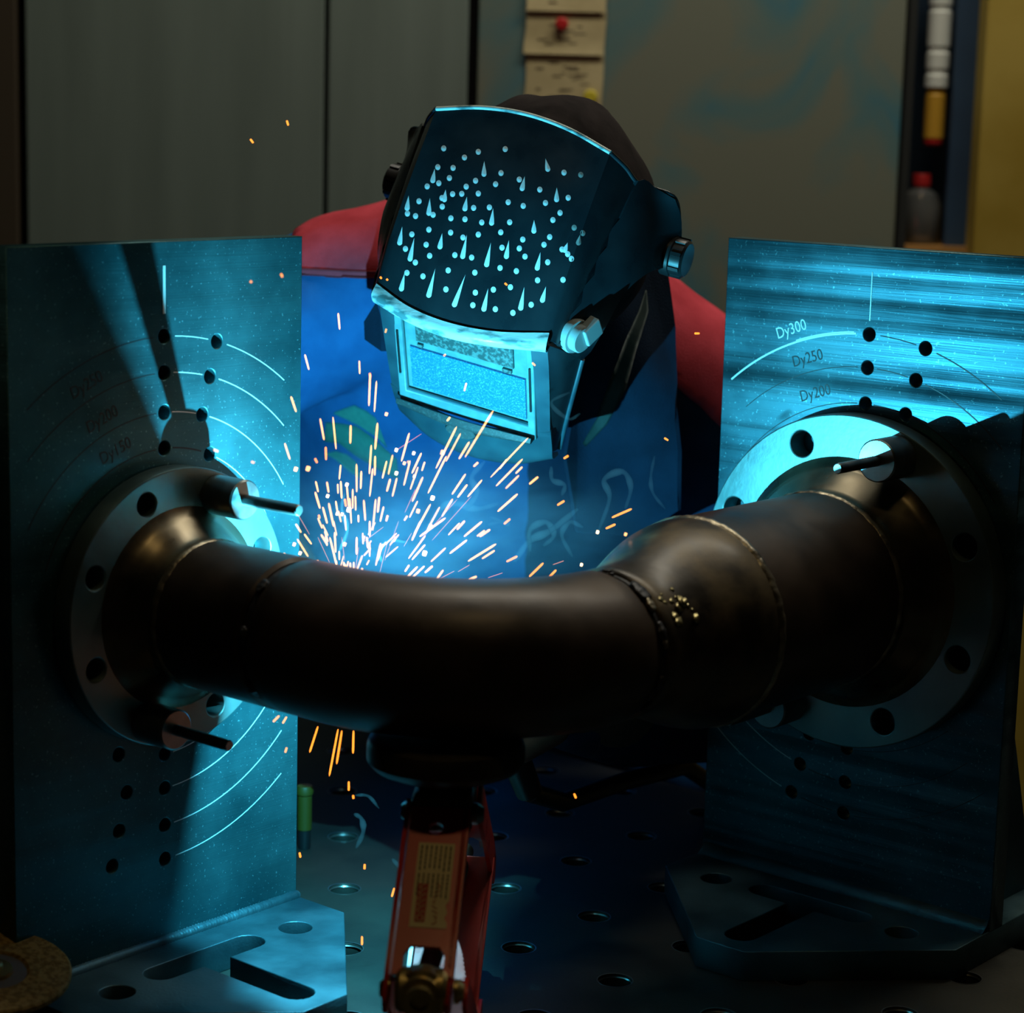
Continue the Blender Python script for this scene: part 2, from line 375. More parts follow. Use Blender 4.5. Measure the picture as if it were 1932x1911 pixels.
# black hanging cable in the gap
tube('hanging_cable', [W(wx(885, 2.93), 2.93, 1.1), W(wx(889, 2.93), 2.93, 0.8), W(wx(893, 2.93), 2.93, 0.4), W(wx(897, 2.93), 2.93, -0.6), W(wx(897, 2.93), 2.93, FLOOR + 0.005)], 0.0042, M_BLACK)
tag(bpy.data.objects['hanging_cable'], 'black cable hanging in the gap between two lockers', 'cable')
# shelf niche on the right
nx0, nx1, nx2 = wx(1702, 2.92), wx(1832, 2.92), wx(2300, 2.92)
niche = empty('shelf_unit', W((nx0+nx1)/2, 3.0, FLOOR), 'dark blue open shelf unit between grey locker and yellow column', 'shelf unit')
wbox('back_panel', nx0, nx1 + 0.01, 3.035, 3.055, FLOOR, 1.12, M_NAVYP, niche)
wbox('side_panel', nx0 + 0.001, nx0 + 0.012, 2.92, 3.035, FLOOR, 1.12, M_DARK, niche)
wbox('side_panel', wx(1795, 2.93), nx1 + 0.005, 2.93, 2.945, PXZ(1800, 478, 0.0).z + 0.505, 1.12, M_NAVYP, niche)
sh_z = PX(1745, 462, 2.94).z
wbox('shelf_board', nx0 + 0.012, nx1 + 0.005, 2.915, 3.035, sh_z - 0.02, sh_z, M_WOOD, niche)
col = wbox('trim_1', nx1 + 0.004, nx2, 2.88, 3.05, FLOOR, 2.4, M_YCOL, bevel=0.004)
tag(col, 'yellow painted steel column beside the blue shelf unit', 'column', kind='structure')
# bottle on the shelf
bc = W(wx(1745, 2.97), 2.97, sh_z)
bz = lambda py: PX(1745, py, 2.97).z - sh_z
bt = empty('bottle', bc, 'smoky glass bottle with red cap standing on orange shelf', 'bottle')
MB = Matrix.Translation(bc)
h1 = bz(345)
lathe('body', [(0, 0.0005), (0.026, 0.0005), (0.028, 0.004), (0.028, h1*0.62), (0.022, h1*0.82), (0.010, h1*0.92), (0.0095, h1)], MB, M_BOTTLE, bt, 28)
lathe('cap', [(0, h1 + 0.012), (0.011, h1 + 0.012), (0.012, h1 + 0.010), (0.012, h1 - 0.004), (0.0096, h1 - 0.004)], MB, M_REDP, bt, 24)
# hanging tube above the bottle
tc_ = W(wx(1762, 2.955), 2.955, PX(1757, 275, 2.955).z)
ht = empty('hanging_tube', tc_, 'white and amber plastic tube with red tip hanging before blue board', 'tube')
MT = Matrix.Translation(tc_)
zz = lambda py: PX(1760, py, 2.955).z - tc_.z
lathe('tip', [(0, 0), (0.010, 0), (0.0125, 0.004), (0.0125, zz(262))], MT, M_REDP, ht, 20)
lathe('amber_section', [(0.0124, zz(262)), (0.0135, zz(260)), (0.0135, zz(180)), (0.0124, zz(178)), (0.0124, zz(166))], MT, M_AMBER, ht, 20)
pr = [(0.0125, zz(166)), (0.0155, zz(164))]
for q in (140, 98, 20, -60):
    pr += [(0.0155, zz(q+3)), (0.0140, zz(q)), (0.0140, zz(q-8)), (0.0155, zz(q-11))]
pr += [(0.0155, zz(-140)), (0, zz(-140))]
lathe('white_section', pr, MT, M_WHITE, ht, 20)
tube('cord', [tc_ + Vector((0, 0, zz(-140))), W(wx(1766, 2.955), 2.955, 1.12)], 0.0015, M_BLACK, ht, 6)
# paper notes pinned to the locker
def note(px0, px1, py0, py1, dy, label, lines, curl):
    x0, x1 = wx(px0, LY), wx(px1, LY); z1, z0 = PX(1060, py0, LY).z, PX(1060, py1, LY).z
    n = 12; V = []; F = []
    for k in range(2):
        for i in range(n+1):
            t = i/n
            y = LY - 0.002 - dy - curl*max(0, t - 0.6)**2*4 - (0.0006 if k else 0)
            V += [W(x0 + 0.0015*math.sin(t*5), y, z1 + (z0 - z1)*t), W(x1 + 0.001*math.sin(t*4+1), y - 0.001*math.sin(t*3), z1 + (z0 - z1)*t)]
    m = 2*(n+1)
    for i in range(n):
        F += [(2*i, 2*i+1, 2*i+3, 2*i+2), (m+2*i, m+2*i+2, m+2*i+3, m+2*i+1)]
        F += [(2*i, 2*i+2, m+2*i+2, m+2*i), (2*i+1, m+2*i+1, m+2*i+3, 2*i+3)]
    F += [(0, m, m+1, 1), (2*n, 2*n+1, m+2*n+1, m+2*n)]
    r = empty('paper_note', W((x0+x1)/2, LY, z0), label, 'paper note', 'paper notes pinned in a column')
    mesh('sheet', V, F, M_PAPER, r)
    bm = bmesh.new()
    for (a, b, t, hgt, ) in lines:
        y = LY - 0.0034 - dy - curl*max(0, t - 0.6)**2*4
        xa, xb = x0 + (x1-x0)*a, x0 + (x1-x0)*b; zc = z1 + (z0-z1)*t
        vs_ = [bm.verts.new(W(*q)) for q in ((xa, y, zc), (xb, y, zc), (xb, y, zc+hgt), (xa, y, zc+hgt), (xa, y+0.0006, zc), (xb, y+0.0006, zc), (xb, y+0.0006, zc+hgt), (xa, y+0.0006, zc+hgt))]
        for f in ((0,1,2,3),(4,7,6,5),(0,4,5,1),(1,5,6,2),(2,6,7,3),(3,7,4,0)): bm.faces.new([vs_[k] for k in f])
    tag(from_bm('handwriting', bm, M_INK, r), kind='stuff')
    return r
rnd = random.Random(3)
def scrawl(n, t0, t1):
    out = []
    for i in range(n):
        a = 0.12 + 0.6*rnd.random(); t = t0 + (t1-t0)*rnd.random()
        out.append((a, min(0.9, a + 0.05 + 0.12*rnd.random()), t, 0.0016))
    return out
note(990, 1137, -130, 22, 0.0036, 'beige paper note pinned uppermost above the two others', scrawl(6, 0.2, 0.9), 0.004)
note(986, 1136, 18, 103, 0.0018, 'beige paper note held by the round red push pin', scrawl(9, 0.35, 0.8), 0.004)
note(988, 1134, 99, 232, 0.0, 'creased beige paper note hanging lowest behind the cap', scrawl(20, 0.1, 0.8), 0.003)
pp = W(wx(1054, LY), LY - 0.0075, PX(1054, 46, LY).z)
pin = empty('push_pin', pp, 'round red push pin stuck through a paper note', 'push pin')
MP = frame(pp, wdir(1, 0, 0), wdir(0, 0, 1), wdir(0, -1, 0))
lathe('head', [(0, 0.008), (0.006, 0.0075), (0.0085, 0.005), (0.0085, 0.002), (0.006, 0.0)], MP, M_REDP, pin, 20)
lathe('spike', [(0.0008, 0.0), (0.0008, -0.006)], MP, M_PIN, pin, 8)
pp = W(wx(1112, LY), LY - 0.0062, PX(1112, 183, LY).z)
MP = frame(pp, wdir(1, 0, 0), wdir(0, 0, 1), wdir(0, -1, 0))
tag(lathe('yellow_magnet', [(0, 0.0045), (0.007, 0.0042), (0.009, 0.002), (0.009, -0.002), (0, -0.002)], MP, M_YELM), 'small yellow round magnet on the lowest paper note', 'magnet')
# ------------------------------------------------------------------ welding table
tbl = empty('welding_table', (-0.2, 0.2, FLOOR), 'perforated steel welding table carrying the pipe fixtures', 'table')
tu0, tu1, tv0, tv1 = -1.02, 0.58, -0.63, 0.690
holes = []
hu = [-0.952 + 0.1*i for i in range(16)]; hv = [-0.567 + 0.1*i for i in range(15)]
hole_c = [(u, v) for u in hu for v in hv if tu0 + 0.03 < u < tu1 - 0.03 and tv0 + 0.03 < v < tv1 - 0.03]
slab('table_top', [[(tu0, tv0), (tu1, tv0), (tu1, tv1), (tu0, tv1)]] + [circle(u, v, 0.0137, 28) for u, v in hole_c], 0.025, Matrix.Identity(4), M_TABLE, tbl, bevel=0.0012)
for (a, b, c, d) in ((tu0, tv0, tu1, tv0+0.012), (tu0, tv1-0.012, tu1, tv1), (tu0, tv0+0.012, tu0+0.012, tv1-0.012), (tu1-0.012, tv0+0.012, tu1, tv1-0.012)):
    box('apron', (a, b, -0.18), (c, d, -0.0255), Matrix.Identity(4), M_TABLE, tbl)
for (a, b) in ((tu0+0.03, tv0+0.03), (tu1-0.11, tv0+0.03), (tu0+0.03, tv1-0.11), (tu1-0.11, tv1-0.11)):
    box('leg', (a, b, FLOOR), (a+0.08, b+0.08, -0.03), Matrix.Identity(4), M_DARKM, tbl, 0.004)
rim_me = None
for (u, v) in hole_c:
    if not (-0.75 < u < 0.5 and -0.2 < v < 0.85): continue
    if rim_me is None:
        ro = lathe('hole_rim', [(0.0137, 0.0002), (0.0147, 0.0003), (0.0148, -0.0006), (0.0130, -0.003)], Matrix.Identity(4), M_RIM, None, 28)
        rim_me = ro.data
    else:
        ro = bpy.data.objects.new('hole_rim', rim_me); COL.objects.link(ro)
    ro.parent = tbl; ro.matrix_parent_inverse = Matrix.Translation((0.2, -0.2, -FLOOR)); ro.location = (u, v, 0)
# ------------------------------------------------------------------ fixtures
AXZ = 0.298
PT = 0.022                                     # plate thickness
def ring_arc(name, M, r, a0, a1, w, mat, parent, proud=0.0002):
    "thin scribed arc, angles in degrees clockwise from the top"
    n = max(3, int(abs(a1-a0)/2.0)); V = []; F = []
    for i in range(n+1):
        a = math.radians(a0 + (a1-a0)*i/n); s, c = math.sin(a), math.cos(a)
        for rr in (r - w/2, r + w/2):
            for z in (-0.0003, proud):
                V.append(M @ Vector((rr*s, rr*c, z)))
    for i in range(n):
        b = 4*i
        F += [(b+1, b+3, b+7, b+5), (b, b+1, b+5, b+4), (b+3, b+2, b+6, b+7), (b, b+4, b+6, b+2)]
    F += [(0, 2, 3, 1), (4*n, 4*n+1, 4*n+3, 4*n+2)]
    return mesh(name, V, F, mat, parent)
BOLT = ((0.205, 15.0, 'Dy300'), (0.1775, 15.0, 'Dy250'), (0.1475, 15.0, 'Dy200'), (0.120, 22.5, 'Dy150'), (0.090, 22.5, None))
def fixture(left):
    # local plate frame: x along the plate (to the right seen from the front), y up from the pipe axis, z out of the front face
    if left:
        M = frame((-0.3211, 0, AXZ), (0, 1, 0), (0, 0, 1), (1, 0, 0))
        r = empty('angle_fixture', (-0.3211, 0, 0), 'steel angle fixture lit bright cyan, bolted behind the smaller flange', 'fixture')
    else:
        M = frame((0, 0.4794, AXZ), (1, 0, 0), (0, 0, 1), (0, -1, 0))
        r = empty('angle_fixture', (0, 0.4794, 0), 'steel angle fixture with milled streaks, bolted behind the larger flange', 'fixture')
    hw, top, bot = 0.144, 0.276, -0.273
    hs = []
    for R_, da, _ in BOLT:
        for a in (0, da, 180, 180 + da):
            t = math.radians(a); hs.append(circle(R_*math.sin(t), R_*math.cos(t), 0.0056, 20))
    pl = slab('upright_plate', [[(-hw, bot), (hw, bot), (hw, top), (-hw, top)]] + hs + [circle(0, 0, 0.04, 40)], PT, M, M_PLATEL if left else M_PLATE, r, bevel=0.0008)
    # base with T slot and round holes: local x along plate, y = out from plate
    MBs = M @ frame((0, bot, 0), (1, 0, 0), (0, 0, 1), (0, 1, 0))
    d1, d2, nw = 0.056, 0.178, 0.023
    outl = [(-hw, -PT - 0.10), (hw, -PT - 0.10), (hw, d1), (nw, d2), (-nw, d2), (-hw, d1)]
    if left:
        slot = []
        def cap(cx, cy, r, a0, a1, n=8): return [(cx + r*math.cos(math.radians(a0 + (a1-a0)*i/n)), cy + r*math.sin(math.radians(a0 + (a1-a0)*i/n))) for i in range(n+1)]
        w_ = 0.0135
        slot = cap(-0.045, 0.047, w_, 90, 270) + cap(0.045, 0.047, w_, -90, 90) 
        s2 = cap(0.0, 0.158, w_, 0, 180)
        tee = cap(-0.045, 0.047, w_, 90, 270) + cap(0.045, 0.047, w_, -90, 90) + [(w_, 0.0605)] + cap(0.0, 0.148, w_, 0, 180) + [(-w_, 0.0605)]
    else:
        w_ = 0.0135
        def cap(cx, cy, r, a0, a1, n=8): return [(cx + r*math.cos(math.radians(a0 + (a1-a0)*i/n)), cy + r*math.sin(math.radians(a0 + (a1-a0)*i/n))) for i in range(n+1)]
        tee = cap(-0.045, 0.047, w_, 90, 270) + cap(0.045, 0.047, w_, -90, 90) + [(w_, 0.0605)] + cap(0.0, 0.148, w_, 0, 180) + [(-w_, 0.0605)]
    slab('base_plate', [outl, tee, circle(0.092, 0.052, 0.0135, 28), circle(-0.092, 0.052, 0.0135, 28)], 0.025, MBs, M_BASE, r, bevel=0.0008)
    # rear gussets
    for sx in (-0.11, 0.11):
        MG = M @ frame((sx - 0.006, bot, -PT), (0, 0, -1), (0, 1, 0), (1, 0, 0))
        slab('gusset', [[(0, 0.0), (0.095, 0.0), (0.095, 0.03), (0.0, 0.30)]], 0.012, MG @ Matrix.Translation((0, 0, 0.012)), M_BASE, r)
    # fillet weld between plate and base
    bm = bmesh.new(); n = 190; rows = []
    for i in range(n+1):
        x = -hw + 0.002 + (2*hw - 0.004)*i/n
        ph = (x/0.0030) % 1.0
        rp = (0.0045 if left else 0.0085) + 0.0010*abs(math.sin(PI*ph)) + 0.0004*random.random()
        row = []
        for k in range(7):
            t = k/6*PI/2
            row.append(bm.verts.new(M @ Vector((x + 0.0022*math.sin(2*t), bot + rp*math.sin(t)**1.15, 0.0002 + rp*math.cos(t)**1.15))))
        rows.append(row)
    for a, b in zip(rows, rows[1:]):
        for k in range(6): bm.faces.new((a[k], a[k+1], b[k+1], b[k]))
    bmesh.ops.recalc_face_normals(bm, faces=bm.faces)
    from_bm('fillet_weld', bm, M_BASE, r, True)
    # scribed circles and size marks
    S = [M]
    def arc(rr, a0, a1, mat, w=0.0008): ring_arc('scribed_arc', M, rr, a0, a1, w, mat, r)
    if left:  # lines and marks coloured bright where lit, dark where shaded
        for R_, e in ((0.205, 52), (0.1775, 58), (0.1475, 68)):
            arc(R_, 3, 12.4, M_LINE); arc(R_, 18, min(e, math.degrees(math.asin(min(1, 0.125/R_)))), M_LINE, 0.0009)
            arc(R_, -3, -math.degrees(math.asin(min(1, 0.128/R_))), M_LINED)
            arc(R_, 177, 180 - math.degrees(math.asin(0.125/R_)), M_LINE, 0.0008)
        arc(0.120, 4, 18, M_LINED, 0.0012); arc(0.120, 26, 80, M_LINE); arc(0.120, -4, -70, M_LINED)
        arc(0.120, 176, 110, M_LINE)
        lab = (('Dy250', 0.1775, -23), ('Dy200', 0.1475, -22), ('Dy150', 0.120, -21))
        box('centre_line', (-0.0013, 0.222, -0.0003), (0.0013, 0.258, 0.0003), M, M_LINE, r)
    else:
        for R_ in (0.205, 0.1775, 0.1475):
            e = math.degrees(math.asin(min(1, 0.118/R_)))
            arc(R_, 3, 12.5, M_LINED); arc(R_, 18, e + (4 if R_ < 0.2 else 2), M_LINED, 0.0010)
            if R_ < 0.2: arc(R_, -3, -e, M_LINED, 0.0007)
            arc(R_, 183, 192, M_LINED); arc(R_, 198, 230, M_LINE, 0.0005); arc(R_, 177, 140, M_LINED, 0.0006)
        arc(0.205, -3.5, -41, M_LINE, 0.0016); arc(0.2062, -4, -20, M_LINE, 0.0012)
        lab = (('Dy300', 0.205, -20.5), ('Dy250', 0.1775, -18), ('Dy200', 0.1475, -18))
        box('centre_line', (-0.0005, 0.216, -0.0003), (0.0005, 0.256, 0.0003), M, M_LINE, r)
    for s, R_, a in lab:
        t = math.radians(a)
        MTX = M @ Matrix.Translation(((R_ + 0.0115)*math.sin(t), (R_ + 0.0115)*math.cos(t), 0.00005)) @ Matrix.Rotation(-t, 4, 'Z')
        m = M_LINE if s == 'Dy300' else M_LINED
        text('size_marking', s, 0.0135, MTX @ Matrix.Diagonal((0.86, 1, 1, 1)), m, r)
    return M
ML = fixture(True); MR = fixture(False)
# ------------------------------------------------------------------ the pipe spool
spool = empty('pipe_spool', (-0.045, 0.045, 0.0), 'rusty brown flanged pipe elbow with reducer being welded', 'pipe')
def frm(origin, zdir):
    z = Vector(zdir).normalized(); x = Vector((0, 0, 1)).cross(z).normalized(); y = z.cross(x)
    return frame(origin, x, y, z)
NL, NR = Vector((1, 0, 0)), Vector((0, -1, 0))
def flange(M, D, bc, hole, t, hubr, hubl, pr, label):
    "M: plate frame (z = out of the plate)"
    loops = [circle(0, 0, D/2, 96), circle(0, 0, pr - 0.006, 48)]
    for k in range(8):
        a = math.radians(22.5 + 45*k); loops.append(circle(bc*math.sin(a), bc*math.cos(a), hole/2, 28))
    f = slab('flange', loops, t - 0.0015, M @ Matrix.Translation((0, 0, t)), M_FLANGE, spool, bevel=0.0012, smooth=True)
    f['label'] = label
    lathe('hub', [(hubr + 0.010, t + 0.0001), (hubr + 0.003, t + 0.003), (hubr, t + 0.008), (hubr - 0.004, t + 0.4*hubl), (pr + 0.002, t + 0.72*hubl), (pr + 0.0002, t + 0.86*hubl), (pr, t + hubl)], M, M_HUB, f, 72, sharp=60)
    return f
PRL, PRR = 0.0563, 0.0800
flange(ML, 0.215, 0.090, 0.018, 0.020, 0.068, 0.031, PRL, 'smaller eight hole weld neck flange')
flange(MR, 0.280, 0.120, 0.022, 0.022, 0.095, 0.040, PRR, 'larger eight hole weld neck flange')
def bead(M, z, r, h, w, mat, name='weld_bead', seg=150, rough=0.16):
    bm = bmesh.new(); rows = []; rr = random.Random(int(r*1e5) + int(z*1e4))
    for i in range(seg):
        a = 2*PI*i/seg; hh = h*(1 + rough*(0.5*math.sin(i*PI/2.2) + rr.random() - 0.5)); dz = w*0.04*math.sin(i*0.9) + w*0.1*(rr.random() - 0.5)
        row = []
        for k in range(7):
            t = -1 + 2*k/6
            row.append(bm.verts.new(M @ Vector(((r - 0.0005 + hh*(1 - t*t))*math.cos(a), (r - 0.0005 + hh*(1 - t*t))*math.sin(a), z + dz + t*w/2))))
        rows.append(row)
    for i in range(seg):
        a, b = rows[i], rows[(i+1) % seg]
        for k in range(6): bm.faces.new((a[k], a[k+1], b[k+1], b[k]))
    bmesh.ops.recalc_face_normals(bm, faces=bm.faces)
    return from_bm(name, bm, mat, spool, True)
JL = 0.3211 - 0.176                            # distance of the first joint from the left plate
lathe('pipe', [(PRL, 0.0515), (PRL, JL - 0.0062), (PRL - 0.0028, JL - 0.0034), (PRL - 0.006, JL - 0.0034)], ML, M_PIPE, spool, 72)
bead(ML, 0.0515, PRL, 0.0018, 0.008, M_BEAD)
# elbow: straight stub, then a quarter bend
RB = 0.136
path = [Vector((-0.1735, 0, AXZ)), Vector((-0.170, 0, AXZ)), Vector((-0.160, 0, AXZ)), Vector((-0.148, 0, AXZ))]
for i in range(25):
    a = PI/2*i/24
    path.append(Vector((-RB + RB*math.sin(a), RB - RB*math.cos(a), AXZ)))
path.append(Vector((0, 0.1345, AXZ)))
path = [path[0]] + path[1:-1]
path[-1] = Vector((0, 0.1345, AXZ))
rads = [PRL - 0.0035] + [PRL]*(len(path) - 2) + [PRL - 0.0035]
elb = tube('elbow', path, rads, M_PIPE, spool, seg=72, caps=False, sharp=60)
# dark open groove rings in the joints
lathe('joint_groove', [(PRL - 0.0055, JL - 0.0045), (PRL - 0.0036, JL - 0.003), (PRL - 0.0034, JL + 0.002), (PRL - 0.0055, JL + 0.0035)], ML, M_GAP, spool, 60)
JR = 0.4794 - 0.136
lathe('joint_groove', [(PRL - 0.0055, JR + 0.003), (PRL - 0.003, JR + 0.001), (PRL - 0.0028, JR - 0.002), (PRL - 0.0055, JR - 0.003)], MR, M_GAP, spool, 60)
# tack welds on the joints
def tack(M, z, r, ang, size, mat):
    bm = bmesh.new(); bmesh.ops.create_icosphere(bm, subdivisions=3, radius=1.0)
    rr = random.Random(int(ang*7) + 1)
    a = math.radians(ang)
    for v in bm.verts:
        c = v.co.normalized(); k = 1 + 0.16*math.sin(c.x*7 + ang) + 0.12*math.sin(c.y*9) + 0.08*rr.random()
        v.co = Vector((c.x*k*size*0.35, c.y*k*size*1.0, c.z*k*size*0.6))
    R_ = M @ Matrix.Rotation(a, 4, 'Z') @ Matrix.Translation((r - 0.0008, 0, z))
    bm.transform(R_)
    return from_bm('tack_weld', bm, mat, spool, True)
def lang(M, P):
    q = M.inverted() @ Vector(P); return math.degrees(math.atan2(q.y, q.x))
for ang, s in ((215, 0.007), (170, 0.006), (130, 0.006), (250, 0.006), (20, 0.006)):
    tack(ML, JL, PRL - 0.001, ang, s, M_GAP)
for ang, s in ((55, 0.009), (20, 0.007), (90, 0.006), (-20, 0.006), (-45, 0.005)):
    tack(MR, JR, PRL - 0.001, ang, s, M_GAP)
tack(MR, JR + 0.001, PRL, 42, 0.0055, M_BEAD); tack(MR, JR + 0.0, PRL, 12, 0.004, M_BEAD)
# reducer and larger pipe
z0, z1 = JR - 0.0015, 0.4794 - 0.248
pr = [(PRL - 0.006, z0 - 0.0008), (PRL - 0.003, z0 - 0.0008), (PRL, z0 - 0.004)]
for i in range(13):
    t = i/12; s = t*t*(3 - 2*t)
    pr.append((PRL + (PRR - PRL)*s, z0 - 0.012 + (z1 + 0.008 - z0 + 0.012)*t))
pr.append((PRR, z1))
lathe('reducer', pr, MR, M_REDUCER, spool, 80, sharp=60)
bead(MR, z1, PRR, 0.0022, 0.009, M_BEAD, seg=200)
zf = 0.0625
lathe('pipe', [(PRR, z1), (PRR, zf)], MR, M_PIPE, spool, 80)
bead(MR, zf, PRR, 0.002, 0.008, M_BEAD, seg=200)
# bright ground patches beside the second joint
bm = bmesh.new(); rr = random.Random(11)
for k in range(16):
    a = math.radians(22 + 30*rr.random()); z = z0 - 0.010 - 0.026*rr.random()
    t = (z0 - 0.012 - z)/(z0 - 0.012 - z1 - 0.008); t = max(0, min(1, t)); s = t*t*(3 - 2*t)
    r_ = PRL + (PRR - PRL)*s + 0.0002; sz = 0.0010 + 0.0042*rr.random()**2
    q = MR @ Matrix.Rotation(a, 4, 'Z') @ Matrix.Translation((r_, 0, z))
    tmp = bmesh.ops.create_icosphere(bm, subdivisions=1, radius=1.0)['verts']
    for v in tmp: v.co = q @ Vector((v.co.x*0.00022, v.co.y*sz*(0.5 + rr.random()), v.co.z*sz*1.3))
tag(from_bm('spatter', bm, M_SCRAPE, spool, True), kind='stuff')
# ------------------------------------------------------------------ locating pins
def pin_thing(M, x, y, z, label, hr=0.0155, hl=0.033, rl=0.058, group=None):
    B = M @ Matrix.Translation((x, y, 0))
    r = empty('locating_pin', B @ Vector((0, 0, z)), label, 'locating pin')
    lathe('head', [(0.0, z + hl), (0.0045, z + hl), (hr - 0.0012, z + hl), (hr, z + hl - 0.0012), (hr, z + 0.0003), (0.0085, z + 0.0003), (0.0085, -0.03), (0, -0.03)], B, M_PIN, r, 40)
    lathe('rod', [(0.0, z + hl + rl), (0.0035, z + hl + rl), (0.0043, z + hl + rl - 0.001), (0.0043, z + hl - 0.002), (0, z + hl - 0.002)], B, M_PIN, r, 24)
t = math.radians(22.5)
pin_thing(ML, 0.090*math.sin(t), 0.090*math.cos(t), 0.020, 'steel locating pin in upper hole of the smaller flange, lit cyan')
pin_thing(ML, -0.090*math.sin(t), -0.090*math.cos(t), 0.020, 'dark steel locating pin in lower hole of the smaller flange')
pin_thing(MR, 0.120*math.sin(t), 0.120*math.cos(t), 0.022, 'steel locating pin in upper hole of the larger flange', 0.0175)
pin_thing(MR, -0.120*math.sin(t), -0.120*math.cos(t), 0.022, 'steel locating pin under the larger pipe, half hidden', 0.0175)
